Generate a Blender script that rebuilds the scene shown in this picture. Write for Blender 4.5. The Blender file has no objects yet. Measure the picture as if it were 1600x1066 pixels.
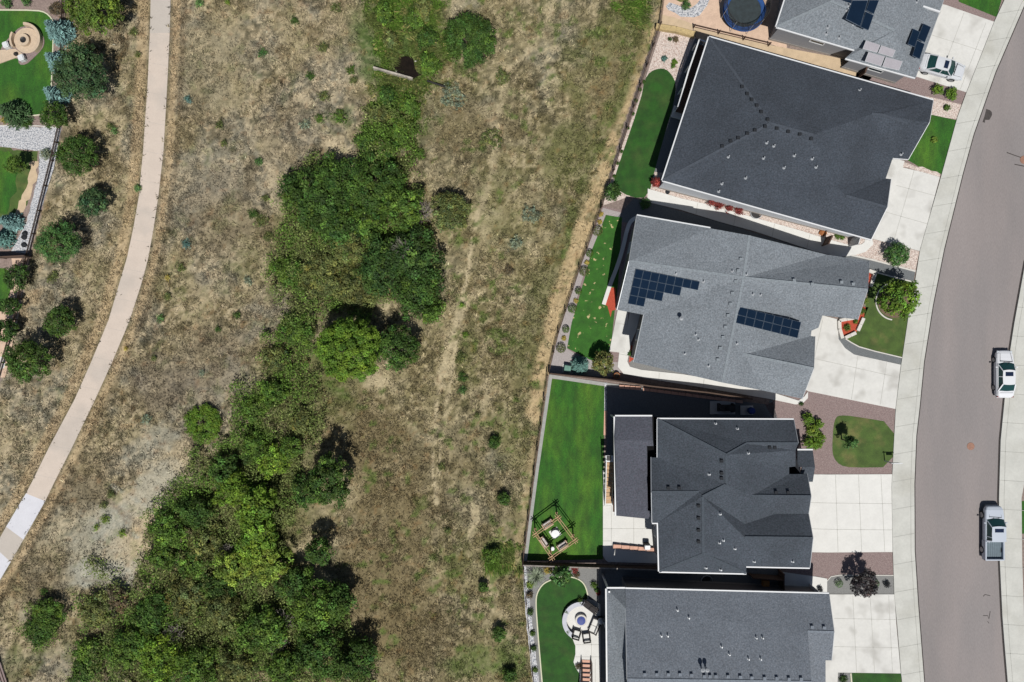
import bpy, bmesh, math, random
import numpy as np
from mathutils import Vector
from mathutils.geometry import tessellate_polygon
random.seed(7); rng = np.random.default_rng(11)
C = bpy.context.scene.collection
sc = bpy.context.scene
R = math.radians
# ------------------------------------------------------------------ camera, sky, sun, exposure
HC = 80.0
cam = bpy.data.objects.new('camera', bpy.data.cameras.new('camera')); C.objects.link(cam)
cam.location = (0, 0, HC); cam.data.lens = 27.0; cam.data.sensor_width = 36; cam.data.clip_end = 3000
sc.camera = cam
SUN_EL = 63.0
w = bpy.data.worlds.new("World"); sc.world = w; w.use_nodes = True
sky = w.node_tree.nodes.new('ShaderNodeTexSky'); sky.sky_type = 'NISHITA'; sky.sun_disc = False
sky.sun_elevation = R(SUN_EL); sky.sun_rotation = R(175)
bg = w.node_tree.nodes['Background']; bg.inputs[1].default_value = 0.05
w.node_tree.links.new(sky.outputs[0], bg.inputs[0])
sun = bpy.data.objects.new('sun', bpy.data.lights.new('sun', 'SUN')); C.objects.link(sun)
sun.data.energy = 5.0; sun.data.angle = R(0.5); sun.data.color = (1, .97, .92)
sun.rotation_euler = (R(90-SUN_EL), 0, R(5)); sun.location = (0, -60, 120)
sc.view_settings.view_transform = 'Standard'; sc.view_settings.look = 'None'
sc.view_settings.exposure = 0.0; sc.view_settings.gamma = 1.0
# ------------------------------------------------------------------ coordinates (photo plan -> metres)
S = 15.0; X0, X1, ZT = 10.7, 32.0, 2.0
RAV = np.array([(625,-400),(628,0),(640,120),(590,230),(560,350),(530,480),(480,580),(400,720),(330,850),(300,1066),(290,1500)], float)
def seg_dist(px, py, line):
    px = np.asarray(px, float); py = np.asarray(py, float)
    best = np.full(px.shape, 1e9)
    for (ax, ay), (bx, by) in zip(line[:-1], line[1:]):
        dx, dy = bx-ax, by-ay; L = dx*dx+dy*dy
        t = np.clip(((px-ax)*dx+(py-ay)*dy)/L, 0, 1)
        best = np.minimum(best, np.hypot(px-ax-t*dx, py-ay-t*dy))
    return best
def ramp(x): return np.clip((np.asarray(x, float)-X0)/(X1-X0), 0, 1)*ZT
def ravine(x, y):
    d = seg_dist(800+np.asarray(x)*S, 533-np.asarray(y)*S, RAV)/S
    return -1.2*np.exp(-(d/4.5)**2)
def gz(x, y): return ramp(x)+ravine(x, y)
def P(px, py, h=0.0):
    f = (HC-h)/HC/S
    return ((px-800)*f, (533-py)*f, h)
def PG(px, py, off=0.0):
    z = 0.0
    for _ in range(6):
        x, y, _z = P(px, py, z); z = float(gz(x, y))
    return (x, y, z+off)
# ------------------------------------------------------------------ colour and materials
def lin(c): return tuple(((v/255)/12.92 if v/255 <= .04045 else ((v/255+.055)/1.055)**2.4) for v in c)
def alb(*c, k=1.56): return tuple(v/k for v in lin(c))
MATS = {}
def mat(name, c, rough=.85, n1=(3, .25), n2=(18, .25), bump=0., c2=None, thr=None, metal=0, spec=.5, stretch=None):
    """procedural: base colour, broad and fine value noise, optional second colour through a noise threshold"""
    if name in MATS: return MATS[name]
    m = bpy.data.materials.new(name); m.use_nodes = True; nt = m.node_tree; N = nt.nodes; L = nt.links
    b = N['Principled BSDF']; b.inputs['Roughness'].default_value = rough; b.inputs['Metallic'].default_value = metal; b.inputs['Specular IOR Level'].default_value = spec
    tc = N.new('ShaderNodeTexCoord'); vec = tc.outputs['Object']
    if stretch:
        mp = N.new('ShaderNodeMapping'); mp.inputs['Scale'].default_value = stretch[:3]; mp.inputs['Rotation'].default_value[2] = stretch[3] if len(stretch) > 3 else 0
        L.new(vec, mp.inputs[0]); vec = mp.outputs[0]
    def noise(s, det=4):
        n = N.new('ShaderNodeTexNoise'); n.inputs['Scale'].default_value = s; n.inputs['Detail'].default_value = det
        L.new(vec, n.inputs['Vector']); return n
    def rng_(n, lo, hi, a=.3, z=.7):
        r = N.new('ShaderNodeMapRange'); r.inputs[1].default_value = a; r.inputs[2].default_value = z
        r.inputs[3].default_value = lo; r.inputs[4].default_value = hi; L.new(n.outputs['Fac'], r.inputs[0]); return r.outputs[0]
    col = N.new('ShaderNodeRGB'); col.outputs[0].default_value = (*c, 1); cur = col.outputs[0]
    if c2:
        n = noise(thr[0], 6); f = rng_(n, 0, 1, thr[1], thr[2])
        mx = N.new('ShaderNodeMix'); mx.data_type = 'RGBA'; mx.inputs[7].default_value = (*c2, 1)
        L.new(f, mx.inputs[0]); L.new(cur, mx.inputs[6]); cur = mx.outputs[2]
    for (s, a) in (n1, n2):
        if a <= 0: continue
        n = noise(s); f = rng_(n, 1-a, 1+a)
        mx = N.new('ShaderNodeVectorMath'); mx.operation = 'SCALE'; L.new(cur, mx.inputs[0]); L.new(f, mx.inputs['Scale']); cur = mx.outputs[0]
        last = n
    L.new(cur, b.inputs['Base Color'])
    if bump:
        bp = N.new('ShaderNodeBump'); bp.inputs['Strength'].default_value = bump; bp.inputs['Distance'].default_value = .03
        L.new(last.outputs['Fac'], bp.inputs['Height']); L.new(bp.outputs[0], b.inputs['Normal'])
    MATS[name] = m; return m
def attr_mat(name, rough=.8, n=(14, .3), n2=(60, .2), transl=0., bump=0.):
    if name in MATS: return MATS[name]
    m = bpy.data.materials.new(name); m.use_nodes = True; nt = m.node_tree; N = nt.nodes; L = nt.links
    b = N['Principled BSDF']; b.inputs['Roughness'].default_value = rough; b.inputs['Specular IOR Level'].default_value = .25
    a = N.new('ShaderNodeAttribute'); a.attribute_name = 'Col'; cur = a.outputs['Color']
    tc = N.new('ShaderNodeTexCoord')
    for (s, k) in (n, n2):
        if k <= 0: continue
        t = N.new('ShaderNodeTexNoise'); t.inputs['Scale'].default_value = s; t.inputs['Detail'].default_value = 5; L.new(tc.outputs['Object'], t.inputs['Vector'])
        r = N.new('ShaderNodeMapRange'); r.inputs[1].default_value = .3; r.inputs[2].default_value = .7; r.inputs[3].default_value = 1-k; r.inputs[4].default_value = 1+k
        L.new(t.outputs['Fac'], r.inputs[0])
        v = N.new('ShaderNodeVectorMath'); v.operation = 'SCALE'; L.new(cur, v.inputs[0]); L.new(r.outputs[0], v.inputs['Scale']); cur = v.outputs[0]
        if bump:
            bp = N.new('ShaderNodeBump'); bp.inputs['Strength'].default_value = bump; bp.inputs['Distance'].default_value = .05
            L.new(t.outputs['Fac'], bp.inputs['Height']); L.new(bp.outputs[0], b.inputs['Normal'])
    L.new(cur, b.inputs['Base Color'])
    if transl:
        tr = N.new('ShaderNodeBsdfTranslucent'); L.new(cur, tr.inputs['Color']); mx = N.new('ShaderNodeMixShader'); mx.inputs[0].default_value = transl
        L.new(b.outputs[0], mx.inputs[1]); L.new(tr.outputs[0], mx.inputs[2]); L.new(mx.outputs[0], N['Material Output'].inputs['Surface'])
    MATS[name] = m; return m
M = {}
M['conc'] = mat('concrete_drive', alb(229,228,223), .9, (.7,.05), (4,.035), c2=alb(196,194,188), thr=(.5,.52,.7))
M['walk'] = mat('concrete_walk', alb(211,211,204), .9, (.8,.06), (5,.04), c2=alb(198,197,188), thr=(.3,.5,.7))
M['pale'] = mat('concrete_patio', alb(236,235,230), .9, (1.2,.04), (6,.03))
M['joint_walk'] = mat('pavement_joint', alb(180,180,173), .95, (2,.1), (9,.05))
M['joint'] = mat('concrete_joint', alb(198,197,190), .95, (2,.1), (9,.05))
M['path_cream'] = mat('path_cream', alb(220,205,191), .9, (.9,.035), (8,.04), c2=alb(208,196,184), thr=(.25,.48,.62))
M['path_grey'] = mat('path_grey', alb(203,194,184), .9, (.9,.03), (8,.04))
M['path_white'] = mat('path_white', alb(226,226,232), .9, (.9,.03), (8,.03))
M['asphalt'] = mat('asphalt', alb(155,147,145), .95, (.25,.06), (22,.1), c2=alb(147,141,140), thr=(.35,.4,.62), bump=.1, stretch=(1,.18,1,.12))
M['tar'] = mat('tar', alb(72,66,64), .8)
M['edge'] = mat('gutter_dark', alb(62,56,54), .95)
M['lawn'] = mat('lawn', alb(44,98,16), .9, (1.6,.3), (30,.5), bump=.8, c2=alb(84,122,26), thr=(.35,.46,.75), stretch=(1,.35,1))
M['lawn_dark'] = mat('lawn_deep_green', alb(36,84,16), .9, (1.1,.3), (26,.4), bump=.6, c2=alb(60,88,32), thr=(.5,.5,.75))
M['lawn_dry'] = mat('lawn_olive', alb(76,100,40), .9, (1.0,.25), (26,.35), bump=.6, c2=alb(112,112,62), thr=(.7,.5,.72))
M['lawn_patchy'] = mat('lawn_with_dry_patches', alb(50,104,24), .9, (1.3,.22), (26,.35), bump=.6, c2=alb(196,180,130), thr=(1.8,.63,.67))
M['gravel'] = mat('gravel_brown', alb(158,142,138), .95, (9,.2), (34,.3), bump=.5, c2=alb(140,118,116), thr=(16,.4,.6))
M['gravel_grey'] = mat('gravel_grey', alb(140,140,138), .95, (9,.12), (34,.25), bump=.5)
M['gravel_light'] = mat('gravel_light', alb(178,170,168), .95, (9,.15), (34,.25), bump=.5)
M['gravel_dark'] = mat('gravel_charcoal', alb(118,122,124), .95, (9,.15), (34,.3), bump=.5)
M['gravel_pink'] = mat('river_rock', alb(226,212,202), .95, (7,.2), (16,.26), bump=.8, c2=alb(192,168,156), thr=(9,.5,.58))
M['rock_white'] = mat('white_rock', alb(212,212,214), .9, (7,.25), (15,.3), bump=1., c2=alb(140,146,156), thr=(8,.5,.58))
M['sand'] = mat('sand', alb(214,190,158), .95, (1.5,.1), (20,.1))
M['sand_pink'] = mat('crushed_pink_stone', alb(224,194,170), .95, (2.5,.1), (22,.15))
M['mulch_red'] = mat('red_mulch', alb(192,82,58), .95, (9,.2), (30,.3), bump=.5)
M['soil'] = mat('soil', alb(120,100,82), .95, (4,.2), (20,.2))
M['paver'] = mat('paver_tan', alb(214,192,166), .9, (3,.08), (12,.1))
M['stone_white'] = mat('stone_block', alb(226,222,214), .9, (3,.06), (12,.08))
M['curb_cream'] = mat('cream_edging', alb(226,224,196), .9, (3,.05), (12,.08))
M['brick'] = mat('paver_block', alb(226,178,156), .9, (5,.12), (14,.1))
M['roof_dark'] = mat('shingle_charcoal', alb(58,67,77), .95, (.3,.16), (7,.34), bump=.35, c2=alb(73,78,88), thr=(11,.4,.65))
M['roof_navy'] = mat('shingle_slate', alb(62,72,80), .95, (.3,.16), (7,.34), bump=.35, c2=alb(77,81,92), thr=(11,.4,.65))
M['roof_grey'] = mat('shingle_grey', alb(124,132,139), .95, (.35,.08), (7,.3), bump=.35, c2=alb(146,150,156), thr=(12,.45,.7))
M['roof_mid'] = mat('shingle_mid_grey', alb(112,120,130), .95, (.35,.08), (7,.3), bump=.35, c2=alb(134,138,146), thr=(12,.45,.7))
M['white'] = mat('white_paint', alb(236,238,240), .5, (2,.02), (9,.02))
M['galv'] = mat('galvanised', alb(196,200,204), .45, (3,.05), (9,.05), metal=.3)
M['vent'] = mat('vent_grey', alb(44,47,52), .8, spec=.2)
M['blackp'] = mat('black_metal', alb(36,34,34), .6)
M['wall_grey'] = mat('siding_grey', alb(150,152,158), .8, (.6,.04), (5,.03), stretch=(1,1,9))
M['wall_dark'] = mat('siding_charcoal', alb(112,116,124), .8, (.6,.04), (5,.03), stretch=(1,1,9))
M['wall_white'] = mat('siding_pale', alb(206,212,220), .8, (.6,.04), (5,.03), stretch=(1,1,9))
M['wall_tan'] = mat('siding_taupe', alb(128,122,120), .8, (.6,.04), (5,.03), stretch=(1,1,9))
M['stone'] = mat('foundation_stone', alb(160,154,148), .9, (3,.1), (12,.15))
M['glass'] = mat('window_glass', alb(40,54,62), .08, (2,.1), (5,.0))
M['solar'] = mat('solar_cell', alb(26,42,62), .8, (1.2,.08), (6,.05), spec=.0)
M['solar_rim'] = mat('solar_frame', alb(92,104,118), .8, spec=.05)
M['solar_glare'] = mat('module_painted_glare', alb(176,172,178), .35, (1.2,.05), (9,.08))  # reflected light on these modules put into the base colour
M['wood'] = mat('cedar', alb(206,170,130), .8, (2,.12), (20,.12), stretch=(1,1,1))
M['wood_dark'] = mat('stained_wood', alb(88,62,48), .8, (2,.12), (20,.12))
M['fence'] = mat('fence_wood_brown', alb(92,72,60), .85, (1,.15), (14,.2))
M['fence_tan'] = mat('fence_tan', alb(196,166,122), .85, (1,.15), (14,.2))
M['car_white'] = mat('white_car_paint', alb(240,242,246), .25, (1,.01), (3,.0))
M['car_silver'] = mat('silver_car_paint', alb(222,225,230), .3, (1,.02), (3,.0))
M['car_glass'] = mat('car_glass', alb(36,72,72), .08, (1,.05), (3,.0))
M['tyre'] = mat('tyre', alb(30,30,32), .9)
M['rim'] = mat('wheel_rim', alb(170,172,176), .4, metal=.6)
M['red_lens'] = mat('tail_lamp_lens', alb(150,30,30), .3)
M['clear_lens'] = mat('headlamp_lens', alb(215,222,228), .15)
M['bed'] = mat('truck_bed', alb(106,122,132), .7, (3,.1), (14,.1))
M['blue'] = mat('blue_vinyl', alb(28,76,140), .6)
M['blue_deep'] = mat('blue_cover', alb(28,60,150), .6)
M['mesh_black'] = mat('trampoline_mat', alb(44,56,60), .8)
M['cushion'] = mat('cushion', alb(214,206,200), .9)
M['green_box'] = mat('green_plastic', alb(96,142,126), .6)
M['orange'] = mat('orange_wood', alb(206,140,70), .7, (2,.1), (9,.2))
M['bark'] = mat('bark', alb(104,92,80), .95, (4,.2), (20,.3))
M['twig'] = mat('grey_twig', alb(158,150,140), .95, (4,.1), (20,.1))
M['terra'] = mat('terracotta', alb(176,110,60), .8)
M['manhole'] = mat('rusty_iron', alb(160,118,98), .7, (4,.15), (20,.2))
M['water'] = mat('dark_water', alb(34,28,22), .3, (2,.3), (9,.3), spec=.2)
M['rubber'] = mat('black_wicker', alb(38,32,32), .8)
# ------------------------------------------------------------------ mesh helpers
WL = {}
def link(name, me, parent=None, base=(0,0,0)):
    o = bpy.data.objects.new(name, me); C.objects.link(o)
    if parent: o.parent = parent
    WL[o.name] = base; return o
def tag(o, label=None, cat=None, group=None, kind=None):
    if label: o['label'] = label
    if cat: o['category'] = cat
    if group: o['group'] = group
    if kind: o['kind'] = kind
    return o
def thing(name, label, cat, loc, rz=0., group=None):
    o = bpy.data.objects.new(name, None); C.objects.link(o); o.location = loc; o.rotation_euler[2] = rz
    o.empty_display_size = .3; WL[o.name] = tuple(loc); return tag(o, label, cat, group)
class MB:
    def __init__(s): s.v = []; s.f = []; s.mi = []; s.cur = 0
    def add(s, vs, fs):
        b = len(s.v); s.v += [tuple(map(float, q)) for q in vs]
        for f in fs: s.f.append([b+i for i in f]); s.mi.append(s.cur)
        return s
    def box(s, c, d, rz=0., rx=0., ry=0., taper=1.):
        x, y, z = d[0]/2, d[1]/2, d[2]/2; vs = []
        for k in (-1, 1):
            t = taper if k > 0 else 1
            for (i, j) in ((-1,-1),(1,-1),(1,1),(-1,1)):
                q = Vector((i*x*t, j*y*t, k*z))
                if ry: q = Vector((q.x*math.cos(ry)+q.z*math.sin(ry), q.y, -q.x*math.sin(ry)+q.z*math.cos(ry)))
                if rx: q = Vector((q.x, q.y*math.cos(rx)-q.z*math.sin(rx), q.y*math.sin(rx)+q.z*math.cos(rx)))
                q = Vector((q.x*math.cos(rz)-q.y*math.sin(rz), q.x*math.sin(rz)+q.y*math.cos(rz), q.z))
                vs.append((c[0]+q.x, c[1]+q.y, c[2]+q.z))
        return s.add(vs, [(3,2,1,0),(4,5,6,7),(0,1,5,4),(1,2,6,5),(2,3,7,6),(3,0,4,7)])
    def bar(s, a, b, wd=.1, ht=None, up=(0,0,1)):
        a = Vector(a); b = Vector(b); d = (b-a); L = d.length
        if L < 1e-6: return s
        d /= L; ht = ht or wd; u = Vector(up)
        if abs(d.dot(u)) > .98: u = Vector((0,1,0))
        r = d.cross(u).normalized(); u = r.cross(d).normalized(); vs = []
        for e in (a, b):
            for (i, j) in ((-1,-1),(1,-1),(1,1),(-1,1)): vs.append(e+r*(i*wd/2)+u*(j*ht/2))
        return s.add(vs, [(0,1,2,3),(7,6,5,4),(0,4,5,1),(1,5,6,2),(2,6,7,3),(3,7,4,0)])
    def tube(s, a, b, r0, r1=None, n=8):
        r1 = r0 if r1 is None else r1; a = Vector(a); b = Vector(b); d = (b-a).normalized()
        u = d.orthogonal().normalized(); v = d.cross(u); vs = []
        for e, r in ((a, r0), (b, r1)):
            for i in range(n):
                t = 2*math.pi*i/n; vs.append(e+u*(r*math.cos(t))+v*(r*math.sin(t)))
        fs = [(i, (i+1) % n, n+(i+1) % n, n+i) for i in range(n)]+[tuple(range(n))[::-1], tuple(range(n, 2*n))]
        return s.add(vs, fs)
    def lathe(s, c, prof, n=24, a0=0., a1=2*math.pi):
        full = abs(a1-a0-2*math.pi) < 1e-6; m = n if full else n+1; k = len(prof); vs = []
        for i in range(m):
            t = a0+(a1-a0)*i/n
            for (r, z) in prof: vs.append((c[0]+r*math.cos(t), c[1]+r*math.sin(t), c[2]+z))
        fs = []
        for i in range(n):
            j = (i+1) % m
            for q in range(k-1): fs.append((i*k+q, j*k+q, j*k+q+1, i*k+q+1))
        if not full: fs += [tuple(range(k)), tuple((m-1)*k+q for q in range(k))[::-1]]
        return s.add(vs, fs)
    def prism(s, pts, z0, z1, top=True):
        """pts list of (x,y); z0,z1 floats or lists"""
        n = len(pts); z0 = z0 if hasattr(z0, '__len__') else [z0]*n; z1 = z1 if hasattr(z1, '__len__') else [z1]*n
        A = sum(pts[i][0]*pts[(i+1) % n][1]-pts[(i+1) % n][0]*pts[i][1] for i in range(n))
        if A < 0: pts = pts[::-1]; z0 = z0[::-1]; z1 = z1[::-1]
        vs = [(p[0], p[1], z) for p, z in zip(pts, z0)]+[(p[0], p[1], z) for p, z in zip(pts, z1)]
        tri = [t if tri_ccw(pts, t) else t[::-1] for t in tess(pts)]
        fs = [tuple(t)[::-1] for t in tri]+([tuple(i+n for i in t) for t in tri] if top else [])+[(i, (i+1) % n, n+(i+1) % n, n+i) for i in range(n)]
        return s.add(vs, fs)
    def build(s, name, m, parent=None, local=False, smooth=False, bevel=0.):
        base = WL[parent.name] if parent else (0,0,0)
        v = np.array(s.v, float)
        if parent and not local: v = v-np.array(base)
        me = bpy.data.meshes.new(name); me.from_pydata(v.tolist(), [], s.f)
        for k in (m if isinstance(m, (list, tuple)) else [m]): me.materials.append(k)
        if any(s.mi): me.polygons.foreach_set('material_index', s.mi)
        if smooth: me.polygons.foreach_set('use_smooth', [True]*len(me.polygons))
        bm = bmesh.new(); bm.from_mesh(me)
        if bevel:
            bmesh.ops.bevel(bm, geom=[e for e in bm.edges if len(e.link_faces) == 2 and e.calc_face_angle(0) > .6], offset=bevel, segments=2, affect='EDGES')
        bmesh.ops.recalc_face_normals(bm, faces=bm.faces); bm.to_mesh(me); bm.free()
        return link(name, me, parent, base)
def tess(pts): return [tuple(t) for t in tessellate_polygon([[Vector((p[0], p[1], 0)) for p in pts]])]
def tri_ccw(p, t):
    a, b, c = (p[i] for i in t); return (b[0]-a[0])*(c[1]-a[1])-(b[1]-a[1])*(c[0]-a[0]) > 0
def smooth_px(pts, it=2, closed=True):
    for _ in range(it):
        q = []; n = len(pts)
        for i in range(n if closed else n-1):
            a = pts[i]; b = pts[(i+1) % n]
            q += [(a[0]*.75+b[0]*.25, a[1]*.75+b[1]*.25), (a[0]*.25+b[0]*.75, a[1]*.25+b[1]*.75)]
        pts = q if closed else [pts[0]]+q+[pts[-1]]
    return pts
def wobble(pts, amp, step=.45):
    out = []
    n = len(pts)
    for i in range(n):
        a = Vector(pts[i][:2]); b = Vector(pts[(i+1) % n][:2]); k = max(1, int((b-a).length/step))
        for j in range(k): out.append(tuple(a.lerp(b, j/k)+Vector((random.uniform(-amp, amp), random.uniform(-amp, amp)))))
    return out
def drape(me_pts, off, thick):
    """bmesh of a plan polygon that follows the ramped ground"""
    bm = bmesh.new(); vs = [bm.verts.new((x, y, 0)) for x, y in me_pts]
    for t in tess(me_pts):
        t = t if tri_ccw(me_pts, t) else t[::-1]
        try: bm.faces.new([vs[i] for i in t])
        except ValueError: pass
    for xc in (X0, X1):
        bmesh.ops.bisect_plane(bm, geom=bm.verts[:]+bm.edges[:]+bm.faces[:], plane_co=(xc, 0, 0), plane_no=(1, 0, 0))
    for v in bm.verts: v.co.z = float(ramp(v.co.x))+off
    if thick:
        r = bmesh.ops.extrude_face_region(bm, geom=bm.faces[:])
        for v in [g for g in r['geom'] if isinstance(g, bmesh.types.BMVert)]: v.co.z -= thick
        bmesh.ops.recalc_face_normals(bm, faces=bm.faces)
    return bm
def sheet(name, px, m, layer=1, thick=0., lines=(), lw=.05, lm=None, kind='structure', sm=0, wob=0., parent=None):
    if sm: px = smooth_px(px, sm)
    pts = [PG(*p)[:2] for p in px]
    if wob: pts = wobble(pts, wob)
    off = .006+.004*layer+thick; bm = drape(pts, off, thick+.03 if thick else 0)
    me = bpy.data.meshes.new(name); me.materials.append(m)
    if lines:
        me.materials.append(lm or M['joint'])
        for (a, b) in lines:
            a = Vector(PG(*a)[:2]); b = Vector(PG(*b)[:2]); d = (b-a).normalized(); nrm = Vector((-d.y, d.x))*lw/2
            q = drape([tuple(a+nrm), tuple(a-nrm), tuple(b-nrm), tuple(b+nrm)], off+.004, 0)
            tmp = bpy.data.meshes.new('t'); q.to_mesh(tmp); q.free(); k = len(bm.faces); bm.from_mesh(tmp); bm.faces.ensure_lookup_table()
            for f in bm.faces[k:]: f.material_index = 1
            bpy.data.meshes.remove(tmp)
    bm.to_mesh(me); bm.free(); o = link(name, me, parent)
    if kind: o['kind'] = kind
    return o
def strip_px(line, wpx):
    """polygon along a px polyline"""
    L = []; Rr = []; n = len(line)
    for i, p in enumerate(line):
        a = Vector(line[max(0, i-1)]); b = Vector(line[min(n-1, i+1)]); d = (b-a).normalized(); nn = Vector((-d.y, d.x))*wpx/2
        L.append((p[0]+nn.x, p[1]+nn.y)); Rr.append((p[0]-nn.x, p[1]-nn.y))
    return L+Rr[::-1]
def quads_mesh(name, V, Cc, m, parent=None, base=(0,0,0)):
    """V (n,k,3) faces, Cc (n,3) colours"""
    n, k, _ = V.shape; me = bpy.data.meshes.new(name)
    me.vertices.add(n*k); me.vertices.foreach_set('co', (V-np.array(base)).astype(np.float32).ravel())
    me.loops.add(n*k); me.loops.foreach_set('vertex_index', np.arange(n*k, dtype=np.int32))
    me.polygons.add(n); me.polygons.foreach_set('loop_start', np.arange(0, n*k, k, dtype=np.int32)); me.polygons.foreach_set('loop_total', np.full(n, k, dtype=np.int32))
    a = me.attributes.new('Col', 'FLOAT_COLOR', 'POINT')
    a.data.foreach_set('color', np.repeat(np.hstack([Cc, np.ones((n, 1))]), k, axis=0).astype(np.float32).ravel())
    me.update(calc_edges=True); me.materials.append(m); return link(name, me, parent, base)
# ------------------------------------------------------------------ noise for colour maps
_perm = rng.random((512, 512))
def vnoise(x, y):
    x = np.asarray(x, float); y = np.asarray(y, float); xi = np.floor(x).astype(int); yi = np.floor(y).astype(int); fx = x-xi; fy = y-yi
    fx = fx*fx*(3-2*fx); fy = fy*fy*(3-2*fy); g = lambda a, b: _perm[a % 512, b % 512]
    return (g(xi, yi)*(1-fx)+g(xi+1, yi)*fx)*(1-fy)+(g(xi, yi+1)*(1-fx)+g(xi+1, yi+1)*fx)*fy
def fbm(x, y, o=4):
    s = 0; a = .5; t = 0
    for k in range(o): s = s+a*vnoise(x*2**k+17*k, y*2**k+31*k); t += a; a *= .55
    return s/t
sstep = lambda a, b, x: (lambda t: t*t*(3-2*t))(np.clip((x-a)/(b-a), 0, 1))
# site lines in photo plan px
FE = [(1050,-300),(1040,-20),(1031,30),(1000,120),(970,210),(940,320),(905,420),(872,520),(857,583),(836,735),(816,880),(822,940),(835,1066),(850,1300)]
FW = [(108,-300),(103,0),(97,195),(85,250),(66,325),(47,400),(27,500),(0,600),(-60,760),(-60,1010),(0,1030),(14,1070),(60,1300)]
PL = [(236,-300),(235.7,0),(234.6,52),(231,131),(224,235),(217,309),(209,355),(199,402),(185,449),(170,500),(141,570),(117,624),(77,699),(52,750),(41,771),(0,840),(-200,1180)]
PR = [(267,-300),(266.7,0),(265,70),(262,125),(255,250),(252,274),(245,327),(235,391),(223,438),(203,500),(181,554),(150,622),(115,695),(87,750),(71,783),(18,878),(0,907),(-180,1210)]
RL = [(1800,-380),(1700,-190),(1600,10),(1555.6,113),(1521.5,210),(1504.4,272),(1475,391),(1457.7,478),(1444,565),(1436.9,638),(1432,680),(1429,755),(1429.5,860),(1434.8,943),(1439.6,1005),(1444.4,1066),(1470,1300)]
RR = [(1900,-190),(1790,0),(1700,170),(1640,300),(1600,409),(1582.6,505),(1576,548),(1567.5,624),(1561.3,688),(1558.7,778),(1560,877),(1564,962),(1568,1014),(1572.4,1066),(1595,1300)]
WI = [(1760,-380),(1660,-190),(1568.8,0),(1553,34),(1509.7,144),(1495,184),(1470,275),(1437,390),(1430,433),(1419.5,489),(1407.5,569),(1398.8,639),(1395,710),(1392.5,762),(1394.3,860),(1396.5,928),(1401,976),(1407.3,1052),(1435,1300)]
def xi(line, py):
    a = np.array(line); o = np.argsort(a[:, 1]); return np.interp(py, a[o, 1], a[o, 0])
def in_meadow(px, py, m=0.):
    return (px > xi(FW, py)+m) & (px < xi(FE, py)-m)
def on_path(px, py, m=0.): return (px > xi(PL, py)-m) & (px < xi(PR, py)+m)
TAN, GREYT, PALE, BROWN, OLIVE, GREEN, ASH = map(np.array, (lin((160,148,117)), lin((146,140,124)), lin((196,180,152)), lin((126,112,84)), lin((108,110,68)), lin((78,106,42)), lin((172,170,158))))
BLOBS = [  # px, py, rx, ry, rot, colour, strength
 (215,795,72,40,-.6,'P',1.),(205,866,48,38,0,'P',1.),(258,735,60,34,-.75,'P',.75),(150,900,70,32,-.1,'A',1.),(235,760,60,30,-.75,'A',.7),(170,815,40,34,-.3,'A',.9),(475,155,14,12,0,'P',.9),(528,232,26,14,0,'P',.9),(430,270,26,16,.5,'P',.7),
 (372,395,14,10,0,'P',.8),(580,595,40,16,.2,'P',.9),(600,478,14,22,.7,'P',.8),(235,690,50,30,-.7,'A',.5),(120,820,90,50,-.5,'A',.3),(60,560,60,30,0,'T',.5),(330,100,70,90,0,'T',.5),(500,900,22,18,.6,'P',.7),
 (470,870,16,22,0,'P',.7),(440,310,18,40,0,'P',.5),(620,560,30,14,0,'P',.5),(760,600,14,10,0,'P',.6),(180,930,26,12,-.4,'P',.8),(95,1010,12,8,.6,'P',.8),
 (560,680,80,70,0,'B',.85),(150,850,50,60,.4,'A',.5),(600,860,80,200,.1,'B',.85),(640,980,90,90,0,'B',.7),(690,760,60,90,0,'B',.4),(250,600,50,60,.5,'G2',.6),(130,760,60,40,-.6,'B',.6),(70,900,50,70,.4,'B',.5),(330,560,60,70,0,'G2',.4),
 (720,200,60,50,0,'B',.4),(800,180,50,40,0,'B',.4),(960,130,30,80,.3,'B',.35),(350,330,70,80,0,'G2',.35),
 (885,235,42,60,.5,'O',.8),(975,25,40,50,.2,'O',.9),(1000,20,18,36,.2,'E',.6),(930,80,50,40,0,'O',.6),(850,480,36,150,.3,'O',.6),(800,350,40,30,0,'O',.4),(770,290,30,40,0,'O',.4),(900,150,30,40,0,'O',.5),
 (730,560,20,70,.1,'O',.6),(800,700,40,50,0,'O',.45),(790,650,30,30,0,'O',.4),(770,870,30,28,0,'E',.6),(720,880,10,60,.1,'O',.8),(740,1040,60,30,0,'E',.6),(800,1040,28,40,0,'E',.5),(825,900,22,24,0,'O',.8),(820,880,20,14,0,'E',.6),
 (700,330,40,30,0,'T',.5),(835,620,16,90,.15,'O',.5),(840,830,16,60,.1,'O',.4),(40,480,20,40,.3,'S',.6),(530,180,22,18,0,'E',.45),(510,70,30,10,0,'O',.5),(380,410,26,40,0,'O',.4),
 (30,1040,40,30,0,'O',.6),(450,200,50,60,0,'G2',.3),(270,440,30,50,.2,'O',.3),(620,60,80,110,.1,'E',.85),(610,190,42,70,.2,'E',.8),(520,400,110,120,0,'O',.9),(470,600,80,90,.6,'O',.9),(380,800,110,160,.5,'O',.95),(350,980,160,90,0,'O',.95),(180,1010,90,60,0,'O',.6),
 (660,180,40,50,0,'O',.3),(540,620,30,60,0,'O',.5)]
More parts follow.
